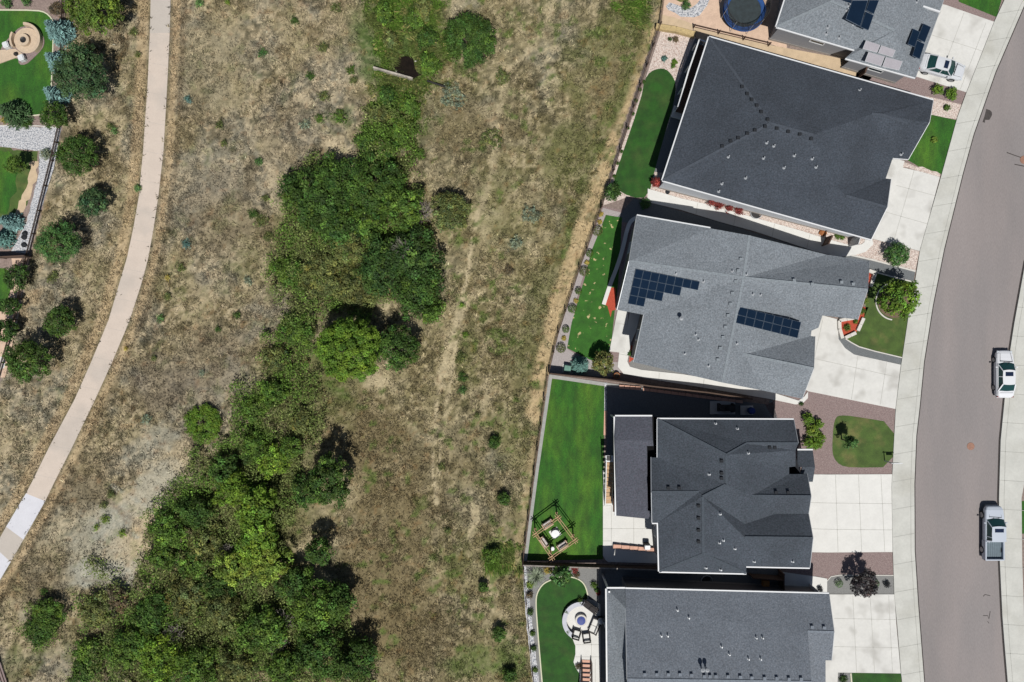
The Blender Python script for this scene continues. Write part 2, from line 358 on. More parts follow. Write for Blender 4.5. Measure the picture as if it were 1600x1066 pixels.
TR = [([(862,15),(845,50),(822,85),(792,110)],6,'P',.8),([(790,120),(775,200),(768,280),(745,335)],7,'P',.5),([(745,335),(735,400),(722,460),(705,530),(692,580),(682,640),(678,700),(680,790)],3.6,'P',1.),([(728,470),(716,535),(704,582),(697,640),(690,690),(688,740)],2.6,'P',.8),([(830,170),(815,260),(800,330)],3,'P',.4),
 ([(722,470),(712,520),(700,560),(688,600)],11,'P',.9),([(760,610),(752,640),(740,670)],4,'P',.6),([(745,790),(735,840)],9,'P',.5),([(768,880),(775,950),(790,1000)],12,'P',.4),([(755,600),(700,640),(668,700)],4,'P',.3),
 ([(1032,25),(1005,100),(968,200),(935,290)],17,'S',1.),([(925,320),(900,400),(876,470),(860,540),(845,600),(838,650)],19,'S',1.),([(990,100),(955,190),(915,270),(895,330),(880,400)],7,'E',.7),([(1000,60),(975,130),(935,215),(905,290),(885,350)],16,'O',.7),([(160,775),(190,800),(225,822)],4,'G2',.7),([(150,790),(185,815),(215,842)],3,'A',.9),([(175,760),(215,785),(240,800)],3,'A',.9),([(185,800),(205,828),(200,850)],3,'G2',.6),([(120,895),(160,905),(200,895)],5,'A',.8),([(130,905),(170,912)],3,'G2',.6),
 ([(835,700),(820,800),(805,880)],9,'S',.45),([(450,590),(420,640),(400,670)],4,'P',.5),([(650,120),(648,60),(640,10)],5,'O',.6)]
CK = {'P': PALE, 'A': ASH, 'T': TAN, 'B': BROWN, 'O': OLIVE, 'E': GREEN, 'G2': np.array(lin((124,114,102))), 'S': np.array(lin((194,170,136)))}
def ground_rgb(px, py):
    px = np.asarray(px, float); py = np.asarray(py, float)
    a = fbm(px/70, py/70, 4); b = fbm(px/26+9, py/26+4, 4); c = fbm(px/7+3, py/7+8, 3)
    wx = (fbm(px/22+50, py/22, 3)-.5)*46; wy = (fbm(px/22, py/22+80, 3)-.5)*46
    def mixc(col, k, f): return col*(1-f[..., None])+k*f[..., None]
    col = np.zeros(px.shape+(3,))+TAN
    col = mixc(col, GREYT, sstep(.4, .6, a)); col = mixc(col, BROWN, sstep(.48, .68, b)*.6); col = mixc(col, PALE, sstep(.52, .7, 1-b)*.45)
    col = mixc(col, OLIVE, sstep(.46, .62, fbm(px/34+200, py/34, 4))*(.35*sstep(560, 700, px)+.3*sstep(760, 850, px)))
    east = sstep(-10, 60, px-np.interp(py, RAV[:, 1], RAV[:, 0])); col = mixc(col, np.array(lin((134,122,90))), east*.6*sstep(.25, .5, fbm(px/55+7, py/55, 3)))
    d2 = fbm(px/5.5+11, py/5.5+23, 3); amp = (.4+.55*sstep(.35, .65, fbm(px/45+31, py/45+5, 3)))*(1-.15*east)
    def mott(col, k): 
        col = mixc(col, PALE*1.08, (1-sstep(.36, .48, d2))*amp*.75*k); return mixc(col, col*np.array((.42,.44,.42)), sstep(.52, .66, d2)*amp*k)
    col = mott(col, .8)
    for (bx, by, rx, ry, rt, k, s) in BLOBS:
        dx = px+wx-bx; dy = py+wy-by; cr, sr = math.cos(rt), math.sin(rt); u = (dx*cr+dy*sr)/rx; v = (-dx*sr+dy*cr)/ry
        col = mixc(col, CK[k], s*(1-sstep(.55, 1.15, np.hypot(u, v))))
    for (ln, wd, k, s) in TR:
        d = seg_dist(px+wx*.22, py+wy*.22, ln); col = mixc(col, CK[k], s*(1-sstep(wd*.5, wd*1.15, d))*sstep(.3, .5, fbm(px/11, py/11+9, 3)))
    wd = sstep(.6, .7, fbm(px/13+140, py/13+33, 3))*sstep(.42, .56, fbm(px/60+14, py/60+3, 2)); col = mixc(col, np.array(lin((92,112,52))), wd*(.25+.55*east))
    col = mott(col, .3)
    # worn shoulders of the concrete path
    dR = px-xi(PR, py); dL = xi(PL, py)-px
    sh = np.maximum((1-sstep(4, 8, np.abs(dR-9))), (1-sstep(5, 12, np.abs(dL-12))))*((dR > 0) | (dL > 0))
    col = mixc(col, CK['S'], sh*.65)
    col = mixc(col, np.array(lin((112,96,74))), (1-sstep(2, 6, np.abs(dR-20)))*.5*(dR > 0)); col = mixc(col, np.array(lin((92,84,64))), (1-sstep(0, 3.5, np.minimum(np.abs(dR-1), np.abs(dL-1))))*.55)
    col = mixc(col, np.array(lin((150,100,58))), sstep(.68, .78, fbm(px/9+71, py/9+15, 3))*.22)
    col = col*(.82+.4*c)[..., None]
    e_ = east[..., None]; return col*(np.array((1.0, 1.0, .95))*(1-e_)+np.array((.985, 1.0, .91))*e_)/1.5
# ------------------------------------------------------------------ ground
def build_ground():
    fx = np.arange(-62, 62.01, .25); fy = np.arange(-44, 44.01, .25)
    out = np.array([3, 8, 18, 40, 90, 200, 450, 900.])
    xs = np.unique(np.concatenate([fx[0]-out, fx, fx[-1]+out, [X0, X1]])); ys = np.unique(np.concatenate([fy[0]-out, fy, fy[-1]+out]))
    Xg, Yg = np.meshgrid(xs, ys); px = 800+Xg*S; py = 533-Yg*S
    zr = ramp(Xg); s = HC/(HC-zr); pxp = 800+Xg*S*s; pyp = 533-Yg*S*s
    med = in_meadow(pxp, pyp) & ~on_path(pxp, pyp, 3)
    Z = zr+ravine(Xg, Yg)-.12*fbm(Xg*.9, Yg*.9, 4)*sstep(0, .6, med.astype(float))-.05*med
    col = ground_rgb(pxp, pyp)
    lot = (pxp > xi(FE, pyp)); lc = np.array(alb(150,134,126)); col[lot] = lc*(.85+.3*fbm(Xg*3, Yg*3, 3))[lot][:, None]
    lf = (pxp < xi(FW, pyp)) & (pyp < 1000); col[lf] = (np.array(alb(158,140,132))*(.85+.3*fbm(Xg*3, Yg*3, 3))[lf][:, None])
    ny, nx = Xg.shape; me = bpy.data.meshes.new('ground')
    me.vertices.add(nx*ny); me.vertices.foreach_set('co', np.stack([Xg, Yg, Z], -1).astype(np.float32).ravel())
    idx = np.arange(nx*ny).reshape(ny, nx); q = np.stack([idx[:-1, :-1], idx[:-1, 1:], idx[1:, 1:], idx[1:, :-1]], -1).reshape(-1, 4); n = len(q)
    me.loops.add(n*4); me.loops.foreach_set('vertex_index', q.astype(np.int32).ravel())
    me.polygons.add(n); me.polygons.foreach_set('loop_start', np.arange(0, 4*n, 4, dtype=np.int32)); me.polygons.foreach_set('loop_total', np.full(n, 4, dtype=np.int32))
    me.polygons.foreach_set('use_smooth', np.ones(n, bool))
    a = me.attributes.new('Col', 'FLOAT_COLOR', 'POINT'); a.data.foreach_set('color', np.concatenate([col, np.ones(col.shape[:2]+(1,))], -1).astype(np.float32).ravel())
    me.update(calc_edges=True); me.materials.append(attr_mat('meadow_soil', .95, (5, .22), (22, .35), bump=.9)); link('ground', me)['kind'] = 'structure'
build_ground()
# ---- road, pavements, path
def band(name, A, B, m, layer, thick=0., **k): return sheet(name, list(A)+list(B)[::-1], m, layer, thick, **k)
band('road', RL, RR, M['asphalt'], 1)
off_px = lambda L, d: [(x+d, y) for x, y in L]
sheet('gutter_line', strip_px(RL, 2.2), M['edge'], 3); sheet('gutter_line', strip_px(RR, 2.2), M['edge'], 3)  # dark strip along both road edges
def cross_lines(A, B, ys, skew=0):
    return [((float(xi(A, y))+1, y), (float(xi(B, y+skew))-1, y+skew)) for y in ys]
gl = off_px(RL, -1.2)
ln = cross_lines(WI, RL, list(range(-150, 1250, 43)), -6)
g2 = [(x-7, y) for x, y in RL]; ln += list(zip(g2[:-1], g2[1:]))
band('pavement', WI, gl, M['walk'], 1, .11, lines=ln, lw=.05, lm=M['joint_walk'])
RO = [(x+64, y) for x, y in RR]
ln = cross_lines(RR, RO, list(range(-150, 1250, 45)), 4); g3 = [(x+9, y) for x, y in RR]; ln += list(zip(g3[:-1], g3[1:]))
RRo = [(1600+(x-1566)*.9+28, y) if 600 < y < 1100 else (x+60, y) for x, y in RR]
RRo = [(1975,-190),(1860,0),(1770,170),(1700,300),(1660,409),(1640,505),(1632,548),(1622,624),(1612,688),(1595,778),(1596,877),(1599,962),(1603,1014),(1608,1066),(1630,1300)]
band('pavement', off_px(RR, 1.2), RRo, M['walk'], 1, .11, lines=[l for l in ln], lw=.05, lm=M['joint_walk'])
sheet('driveway', [(1632,548),(1622,624),(1612,688),(1597,740),(1900,740),(1900,500),(1640,505)], M['conc'], 2, kind='structure')
sheet('lawn', [(1595,783),(1596,834),(1900,834),(1900,783)], M['lawn'], 1)
# concrete path in panels
def path_mesh():
    ys = sorted(set([y for _, y in PL if 52 < y < 760]+[-300, 0, 52]+[300, 430, 520, 650])); mb = MB()
    Lp = [(float(xi(PL, y)), y) for y in ys]+[(52,750),(41,771),(10,823),(-8,855),(-200,1180)]
    Rp = [(float(xi(PR, y)), y) for y in ys]+[(87,750),(71,783),(37,843),(17,878),(-180,1210)]
    n = len(Lp)
    for i in range(n-1):
        y = Lp[i][1]; mb.cur = 1 if y < 52 else 0
        if i == n-4: mb.cur = 2
        if i == n-3: mb.cur = 1
        if i == n-2: mb.cur = 2
        q = [Lp[i], Rp[i], Rp[i+1], Lp[i+1]]; w4 = [PG(*p) for p in q]
        mb.add([(x, y_, .05) for x, y_, z in w4]+[(x, y_, -.3) for x, y_, z in w4], [(3,2,1,0),(0,1,5,4),(1,2,6,5),(2,3,7,6),(3,0,4,7)])
    o = mb.build('path', [M['path_cream'], M['path_grey'], M['path_white']]); o['kind'] = 'structure'
path_mesh()
for y_ in range(-40, 760, 46):
    sheet('path_joint', strip_px([(float(xi(PL, y_))+.5, y_), (float(xi(PR, y_+6))-.5, y_+6)], .45), M['path_grey'], 12)
# ------------------------------------------------------------------ lots: lawns, gravel, concrete
# top right lot (first house)
sheet('gravel_bed', [(1042,-40),(1230,-40),(1230,76),(1083,44),(1030,44)], M['sand_pink'], 0, wob=.06)
sheet('gravel_bed', [(1040,14),(1060,24),(1078,30),(1096,24),(1115,-10),(1125,-30),(1105,-30),(1092,4),(1078,16),(1058,8),(1042,4)], M['rock_white'], 2, sm=1, wob=.12)
sheet('side_yard', [(1034,22),(1060,30),(1084,38),(1079,56),(1029,44)], M['sand'], 3, wob=.05)
sheet('side_yard', [(1083,42),(1200,70),(1350,100),(1362,122),(1340,142),(1255,120),(1090,70)], M['sand'], 1)
sheet('gravel_bed', [(1342,96),(1425,112),(1509.5,145),(1500,168),(1330,150)], M['gravel'], 1)
sheet('lawn', [(1040,-60),(1100,-60),(1084,-4),(1066,6),(1052,-2)], M['lawn_dry'], 3, sm=1, wob=.1)
sheet('lawn', [(1490,-40),(1580,-40),(1566,-4),(1557,27),(1498,3)], M['lawn'], 2)
sheet('gravel_bed', [(1470,-45),(1575,-40),(1562,20),(1553,35),(1470,12)], M['gravel'], 1)
sheet('driveway', [(1430,0),(1477,8),(1553,34.5),(1509.5,144.5),(1425,118)], M['conc'], 2, .04, lines=[((1470,18),(1425,100)),((1506,20),(1466,128)),((1540,36),(1500,140)),((1455,55),(1540,82))])
# second lot
sheet('gravel_bed', [(1034,44),(1085,57),(1110,75),(1080,330),(1150,345),(1345,392),(1345,372),(1365,374),(1030,280),(1014,297),(940,322),(958,268),(1000,150)], M['gravel_pink'], 1)
sheet('gravel_bed', [(1015,250),(1045,260),(1360,372),(1345,392),(1180,350),(1010,312)], M['gravel_pink'], 2)
sheet('gravel_bed', [(1086,60),(1110,75),(1100,280),(1018,268),(1046,190),(1058,134),(1070,100)], M['gravel_dark'], 3)  # house shade painted as a darker sheet over the pale gravel
sheet('lawn', [(1030,107),(1040,108),(1049,116),(1057,132),(1052,165),(1040,205),(1024,262),(1013,309),(986,309),(957,292),(963,268),(1001,157),(1007,125),(1016,112)], M['lawn_dark'], 4, sm=1)
sheet('side_walk', [(1012,295),(1063,310),(1107,320),(1170,338),(1249,360),(1290,373),(1330,384),(1346,382),(1362,370),(1364,382),(1352,394),(1335,399),(1310,402),(1270,392),(1180,362),(1125,347),(1063,328),(1012,316)], M['pale'], 5, .04, lines=[((1090,318),(1087,336)),((1150,333),(1146,352)),((1210,350),(1206,370)),((1265,367),(1260,389))])
sheet('gravel_bed', [(1012,316),(1125,347),(1270,392),(1335,399),(1430,424),(1427,442),(1355,425),(1180,380),(960,345),(990,310)], M['gravel_dark'], 3)
sheet('driveway', [(1380,238),(1395,247),(1413,252),(1410,262),(1440,269),(1468,277),(1437,392.5),(1364,373.5),(1350,380),(1365,300)], M['conc'], 4, .04, lines=[((1428,266),(1395,380)),((1378,330),(1448,350)),((1400,290),(1460,306))])
sheet('gravel_bed', [(1346,394),(1365,374),(1436.5,393),(1430,423),(1333,399)], M['gravel_pink'], 4)
sheet('edging', strip_px([(1330,399),(1362,406),(1430,424)], 2.4), M['stone_white'], 6, .04)
sheet('gravel_bed', [(1446,150),(1504,164),(1497,187),(1450,180)], M['gravel_pink'], 3)
sheet('lawn', [(1435,178),(1458,180),(1494,188),(1489,212),(1473,272),(1450,270),(1428,256),(1412,247),(1425,230)], M['lawn'], 4)
sheet('gravel_bed', [(1409,254),(1440,262),(1470,272),(1468,277),(1440,269),(1408,261)], M['gravel_pink'], 5, wob=.1)
# third lot
sheet('gravel_bed', [(940,322),(1005,335),(1000,600),(857,584),(872,520),(905,420)], M['gravel'], 0)
sheet('gravel_bed', [(942,325),(970,332),(968,340),(946,336),(926,390),(905,450),(886,545),(903,556),(936,566),(968,566),(970,590),(858,583),(873,520),(906,420)], M['gravel_light'], 2)
sheet('lawn', [(947,336),(972,340),(970,372),(966,440),(960,490),(954,549),(935,566),(921,562),(886,544),(893,505),(912,440),(925,390)], M['lawn_patchy'], 4)
sheet('mulch_bed', [(952,449),(962,450),(962,484),(956,486),(954,496),(949,478),(942,475)], M['mulch_red'], 6)
sheet('side_walk', strip_px(smooth_px([(1004,340),(990,341),(981,352),(974,385),(965,415),(953,445),(943,476)], 2, False), 6), M['pale'], 5, .12)
sheet('patio', [(965,484),(982,487),(976,552),(952,549)], M['conc'], 6, .08, lines=[((963,505),(980,508))])
sheet('side_walk', [(984,487),(1006,491),(986,535),(980,565),(984,573),(1002,578),(1068,585),(1132,596),(1200,611),(1247,626),(1256,620),(1262,612),(1262,622),(1254,630),(1243,632),(1200,623),(1100,606),(1002,590),(974,584),(965,573),(968,545),(976,532)], M['pale'], 7, .05, lines=[((967,553),(983,556)),((1030,583),(1029,594)),((1100,592),(1098,605))])
sheet('gravel_bed', [(984,566),(992,560),(1070,578),(1068,585),(1002,578),(984,573)], M['gravel_grey'], 5)
sheet('mulch_bed', [(985,540),(1000,540),(994,568),(983,566)], M['mulch_red'], 3)
sheet('driveway', [(1228,480),(1285,493),(1308,499),(1310,530),(1320,544),(1334,554),(1407,570),(1398.6,639),(1263,611.5),(1240,600)], M['conc'], 4, .04, lines=[((1270,560),(1404,590)),((1340,556),(1330,624)),((1385,566),(1375,632)),((1285,500),(1272,560))])
sheet('gravel_bed', [(1350,417),(1429,440),(1428,443),(1365,428),(1356,460),(1350,455)], M['gravel_dark'], 5)
sheet('lawn', [(1365,426),(1428,441),(1419.3,491),(1409.7,559),(1367,549),(1342,542),(1330,535),(1320,528),(1338,519),(1350,495),(1355,462)], M['lawn_dry'], 6)
sheet('gravel_bed', [(1308,522),(1320,529),(1330,535),(1342,542),(1367,549),(1409.5,559),(1407.5,569.8),(1334,554),(1320,544),(1311,532)], M['gravel_dark'], 7)
sheet('edging', strip_px([(1320,529),(1330,535.5),(1342,542),(1367,549),(1409,559)], 1.6), M['stone_white'], 8, .03)
sheet('edging', strip_px([(1366,425),(1395,433),(1428,441)], 1.8), M['stone_white'], 8, .03)
sheet('mulch_bed', [(1311,500),(1334,495),(1345,480),(1357,480),(1350,496),(1338,519),(1317,529),(1311,515)], M['mulch_red'], 6)
sheet('mulch_bed', [(1352,424),(1362,426),(1358,450),(1350,450)], M['mulch_red'], 6)
# fourth lot
sheet('lawn', [(861,592),(945,600),(943,735),(942,874),(822,876),(838,740)], M['lawn'], 3)
M['edge_grey'] = mat('edging_grey', alb(172,172,168), .9, (3,.08), (12,.08))
sheet('edging', [(858,586),(863,588),(841,740),(823,880),(818,880),(836,740)], M['edge_grey'], 4, .03)
sheet('edging', [(858,585),(960,600),(1010,607),(1008,612),(948,604),(860,591)], M['edge_grey'], 5, .03)
sheet('edging', [(944.5,598),(948.5,598),(948,642),(944,642)], M['rock_white'], 6, .03)
sheet('edging', [(944,642),(948.5,642),(948,680),(943,680)], M['brick'], 6, .03)
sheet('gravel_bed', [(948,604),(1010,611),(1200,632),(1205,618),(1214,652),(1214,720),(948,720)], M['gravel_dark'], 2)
sheet('patio', [(942,735),(1030,735),(1030,880),(950,878),(946,875),(942,868)], M['pale'], 5, .08, lines=[((942,826),(1016,826)),((955,790),(955,858)),((990,808),(990,852)),((942,790),(955,790)),((942,845),(955,845))])
sheet('gravel_bed', [(1195,632),(1263,611),(1398.6,639),(1394.5,741),(1255,741),(1238,700),(1212,660)], M['gravel'], 2)
sheet('lawn', [(1313,649),(1330,650),(1398,661),(1396,730),(1330,731),(1312,727),(1302,715),(1300,700),(1302,665),(1306,652)], M['lawn_dry'], 4, sm=1)
sheet('driveway', [(1250,741),(1394.5,741),(1392.6,762),(1394.2,862.5),(1250,862.5)], M['pale'], 4, .04, lines=[((1305,742),(1309,862)),((1341,742),(1346,862)),((1376,742),(1382,862)),((1262,785),(1393,787)),((1264,826),(1394,828))])
sheet('gravel_bed', [(1230,863),(1394,863),(1396,899),(1312,898),(1296,904),(1230,900)], M['gravel'], 2)
sheet('gravel_bed', [(1292,908),(1300,900),(1312,898),(1396,899),(1397,928),(1292,928)], M['gravel_grey'], 4)
sheet('edging', strip_px([(1292,908),(1298,901),(1312,898.5),(1396,899)], 1.2), M['stone_white'], 5, .03)
sheet('side_walk', [(1216,893),(1275,901),(1292,904),(1292,928),(1216,928)], M['pale'], 5, .04)
# fifth lot
sheet('gravel_bed', [(818,884),(942,886),(948,960),(948,1120),(842,1120),(835,1066)], M['gravel_grey'], 2)
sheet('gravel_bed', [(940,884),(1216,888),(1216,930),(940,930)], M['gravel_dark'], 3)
sheet('rock_strip', [(819,884),(822,884),(828,940),(836,1010),(842,1066),(846,1130),(839,1130),(833,1066),(824,990),(819,930)], M['rock_white'], 4, .06, wob=.05)
LE = [(863,905),(876,900),(890,901),(903,904),(913,912),(918,926),(919,942),(905,948),(888,975),(888,985),(895,999),(900,1010),(899,1022),(896,1034),(900,1044),(906,1052),(906,1120),(852,1120),(847,1066),(843,1020),(840,984),(837,941),(839,926),(848,912)]
sheet('lawn', LE, M['lawn_dark'], 5, sm=1)
sheet('edging', strip_px(smooth_px([(852,1120),(847,1066),(843,1020),(840,984),(837,941),(839,926),(848,912),(863,905),(876,900),(890,901),(903,904),(913,912),(918,926),(919,940)], 2, False), 1.8), M['curb_cream'], 6, .05)
PE = [(938,944),(930,939),(918,936),(904,938),(892,943),(883,954),(880,968),(883,982),(888,992),(895,999),(899,1009),(899,1022),(896,1034),(900,1044),(906,1053),(906,1120),(938,1120)]
sheet('patio', PE, M['paver'] if 0 else M['pale'], 8, .05, lines=[((899,1007),(938,1007)),((924,1000),(924,1029)),((899,1026),(938,1026)),((930,1030),(930,1110))])
sheet('driveway', [(1275,928),(1397,928.5),(1400,976),(1407,1052),(1309,1050.5),(1305,1120),(1275,1120)], M['conc'], 6, .04, lines=[((1332,930),(1338,1050)),((1359,930),(1366,1050)),((1388,930),(1394,1050)),((1303,966),(1399,968)),((1303,1010),(1402,1012))])
sheet('lawn', [(1331,1051.5),(1407.3,1052.5),(1413,1120),(1336,1120)], M['lawn_dark'], 4)
sheet('gravel_bed', [(1309,1050),(1331,1051),(1337,1120),(1300,1120)], M['gravel_grey'], 3)
sheet('edging', strip_px([(1329,1052),(1335,1120)], 1.8), M['curb_cream'], 5, .04)
# west lots
sheet('lawn', [(-200,17),(0,17),(60,17),(72,21),(81,30),(83,40),(82,100),(78,160),(72,176),(60,180),(-200,181)], M['lawn'], 2)
sheet('edging', strip_px(smooth_px([(-200,16),(0,16),(58,16.5),(72,20),(82,30),(84,42),(82.5,100),(79,160),(72,177),(60,180.5),(40,181)], 1, False), 1.8), M['curb_cream'], 3, .05)
sheet('gravel_bed', [(-200,196),(0,197),(96,200),(84,262),(63,330),(49,380),(45,397),(18,393),(22,380),(32,366),(42,345),(52,305),(61,270),(62,236),(0,229),(-200,226)], M['rock_white'], 2, wob=.05)
sheet('edging', strip_px([(-200,195),(0,196.5),(60,197),(96,200)], 1.5), M['stone_white'], 3, .05)
sheet('lawn', [(-200,228),(0,231),(58,238),(56,262),(48,300),(30,345),(0,352),(-200,352)], M['lawn_dry'], 1, wob=.15)
sheet('lawn', [(-200,234),(0,234),(20,240),(30,262),(24,300),(8,335),(-200,345)], M['lawn'], 2, wob=.2)
sheet('side_yard', [(48,250),(60,252),(55,280),(45,310),(32,345),(22,350),(34,310),(46,280)], M['sand'], 3, wob=.2)
sheet('gravel_bed', [(18,404),(46,404),(36,450),(28,500),(8,590),(-200,590),(-200,480),(8,470),(22,430)], M['sand_pink'], 1)
sheet('lawn', [(-200,418),(2,418),(16,424),(20,440),(12,470),(0,492),(-200,500)], M['lawn'], 2, sm=1)
sheet('pond_liner', [(-40,552),(4,556),(9,566),(6,578),(-40,584)], M['conc'], 3, sm=1)
sheet('gravel_bed', [(-60,1008),(0,1032),(13,1072),(30,1150),(-60,1150)], M['gravel'], 1)
sheet('plaza_border', [(0,82),(5,70),(19,55),(31,43),(43,41),(57,45),(68,56),(70.5,66),(67,77),(52,92),(41,101.5),(30,101.5),(29,90),(0,92)], M['gravel'], 4, .05, sm=1)
cx, cy = 42.7, 64
sheet('plaza', [(cx+20*math.cos(t*math.pi/14), cy+20*math.sin(t*math.pi/14)) for t in range(28)], M['paver'], 5, .08)
sheet('plaza_walk', [(25,77),(38,86),(28,90),(0,100),(-60,112),(-60,84),(2,79)], M['paver'], 6, .08)
# culvert pool, tar repairs
tp = [(622,92),(638,86),(646,97),(648,108),(657,116),(648,123),(632,118),(616,111),(614,102)]
mb = MB(); w_ = wobble([PG(*p)[:2] for p in tp], .12, .4); z_ = max(float(gz(x, y)) for x, y in w_)+.02; mb.prism(w_, z_-.6, z_)
tag(mb.build('pool_water', M['water']), kind='structure')
for ln_, wd in (([(1573,238.5),(1585,243),(1600,248)],1.4),([(1585,257),(1600,260),(1620,264)],1.4),([(1536,932),(1539,929),(1547,931)],.9),([(1536,962),(1543,962),(1545,967),(1547,955)],.9),([(1543,971),(1545,974)],.9)):
    sheet('tar_repair', strip_px(ln_, wd), M['tar'], 6)
sheet('tar_repair', [(1541,171),(1547,173),(1549.5,175),(1549,180),(1545,187),(1540,187),(1538,193),(1536,191),(1538,183),(1540,177)], M['tar'], 6, wob=.06)
# ------------------------------------------------------------------ houses
def poly_inset(pts, d):
    n = len(pts); A = sum(pts[i][0]*pts[(i+1) % n][1]-pts[(i+1) % n][0]*pts[i][1] for i in range(n)); sg = 1 if A > 0 else -1
    out = []
    for i in range(n):
        a, b, c = Vector(pts[i-1][:2]), Vector(pts[i][:2]), Vector(pts[(i+1) % n][:2]); e0 = (b-a).normalized(); e1 = (c-b).normalized()
        n0 = Vector((-e0.y, e0.x))*sg; n1 = Vector((-e1.y, e1.x))*sg; k = n0+n1
        q = b+k/max(.35, k.length_squared/2)*d if k.length > .2 else b+n0*d
        out.append((q.x, q.y))
    return out
HOUSES = {}
def house(label, V, faces, outline, gut, roofm, wallm, rakes=(), vents=(), pipes=(), caps=(), stacks=(), wo=None, garages=(), nowin=(), inset=.5, name='house', cat='house', walls=True, zfloor=None, posts=()):
    W = {k: P(*v) for k, v in V.items()}
    bx = sum(W[k][0] for k in outline)/len(outline); by = sum(W[k][1] for k in outline)/len(outline)
    root = thing(name, label, cat, (bx, by, float(ramp(bx))))
    tris = []
    def face_tris(f):
        pts = [V[k][:2] for k in f]; return [tuple(f[i] for i in (t if tri_ccw(pts, t) else t[::-1])) for t in tess(pts)]
    for f in faces: tris += face_tris(f)
    keys = list(V); ix = {k: i for i, k in enumerate(keys)}
    mb = MB(); top = [W[k] for k in keys]; n = len(keys); bot = [(x, y, z-.22) for x, y, z in top]
    cnt = {}
    fs = [tuple(ix[k] for k in t)[::-1] for t in tris]     # px y is down, so ccw in px is cw in plan
    for f in fs:
        for i in range(3): cnt[(f[i], f[(i+1) % 3])] = 1
    mb.add(top+bot, fs+[tuple(i+n for i in f)[::-1] for f in fs]+[(a, b, b+n, a+n)[::-1] for (a, b) in cnt if (b, a) not in cnt])
    roof = MB.build(mb, 'roof', roofm, root); WL[roof.name] = WL[root.name]
    def rh(px, py):
        for t in tris:
            (ax, ay, az), (bx_, by_, bz), (cx_, cy_, cz) = (V[k] for k in t); D = (by_-cy_)*(ax-cx_)+(cx_-bx_)*(ay-cy_)
            if abs(D) < 1e-9: continue
            u = ((by_-cy_)*(px-cx_)+(cx_-bx_)*(py-cy_))/D; v = ((cy_-ay)*(px-cx_)+(ax-cx_)*(py-cy_))/D
            if u >= -.01 and v >= -.01 and u+v <= 1.01: return u*az+v*bz+(1-u-v)*cz
        return max(v[2] for v in V.values())-1
    if caps:
        for a, b in caps:
            A = Vector(W[a])-Vector((0,0,.012)); B = Vector(W[b])-Vector((0,0,.012)); cb = MB(); cb.bar(A, B, .24, .05); cb.build('ridge_cap', M['cap_'+roofm.name], roof)
    # walls
    ol = [W[k][:2] for k in (wo or outline)]; ins = poly_inset(ol, inset); zt = [V[k][2]-.2 for k in (wo or outline)]
    if walls:
        wb = MB(); z0 = [float(ramp(p[0]))-.3 for p in ins]; wb.prism(list(ins), z0, zt, top=False); wl = wb.build('wall', wallm, root)
        fb = MB(); fo = poly_inset(ol, inset-.04); fb.prism(list(fo), z0, [float(ramp(p[0]))+.35 for p in fo]); fb.build('foundation', M['stone'], root)
        nn = len(ins); cc = Vector((bx, by))
        def on_wall(i, t, wd, z0_, z1_, what):
            a = Vector(ins[i]); b = Vector(ins[(i+1) % nn]); d = (b-a).normalized(); L_ = (b-a).length; c = a+d*L_*t; nrm = Vector((d.y, -d.x))
            A = sum(ins[q][0]*ins[(q+1) % nn][1]-ins[(q+1) % nn][0]*ins[q][1] for q in range(nn))
            if A < 0: nrm = -nrm
            ang = math.atan2(d.y, d.x); zc = (z0_+z1_)/2; h = z1_-z0_
            def bb(m_, off, ww, hh, dz=0, dx=0, th=.06): m_.box((c.x+nrm.x*off+d.x*dx, c.y+nrm.y*off+d.y*dx, zc+dz), (ww, th, hh), rz=ang)
            if what == 'win':
                f = MB()
                for s_ in (-1, 1): bb(f, .03, .09, h, 0, s_*(wd/2-.045)); bb(f, .03, wd-.18, .09, s_*(h/2-.045))
                bb(f, .035, wd-.18, .05); fo_ = f.build('window', M['white'], root); g = MB(); bb(g, .01, wd-.16, h-.16, th=.03); g.build('pane', M['glass'], fo_)
            elif what == 'garage':
                f = MB()
                for k in range(4): bb(f, .04, wd, h/4-.03, -h/2+h/4*(k+.5))
                g = f.build('garage_door', M['white'], root); f = MB()
                for k in range(4): bb(f, .08, wd*.17, .3, h/2-.3, -wd*.375+k*wd*.25, .03)
                f.build('pane', M['glass'], g)
            else:
                f = MB(); bb(f, .04, wd, h); g = f.build('door', M['wood_dark'], root); f = MB(); f.box((c.x+nrm.x*.1+d.x*wd*.38, c.y+nrm.y*.1+d.y*wd*.38, zc), (.06,.06,.2)); f.build('handle', M['galv'], g)
        gset = {g[0] for g in garages}
        for (i, t, wd, what) in garages:
            a = Vector(ins[i]); b = Vector(ins[(i+1) % nn]); p = a.lerp(b, t); z = float(ramp(p.x))+.06; on_wall(i, t, wd, z, z+(2.25 if what == 'garage' else 2.1), what)
        for i in range(nn):
            if i in gset or i in nowin: continue
            a = Vector(ins[i]); b = Vector(ins[(i+1) % nn]); L_ = (b-a).length
            if L_ < 2.4: continue
            k = max(1, int(L_/4.2))
            for q in range(k):
                t = (q+.5)/k; top_ = min(zt[i], zt[(i+1) % nn]); on_wall(i, t, 1.2 if q % 2 else 1.5, top_-1.75, top_-.55, 'win')
                g = float(ramp(a.lerp(b, t).x))
                if top_-g > 5: on_wall(i, t, 1.2, g+.9, g+2.0, 'win')
    # gutters: white strips just outside the eaves
    oc = Vector((bx, by))
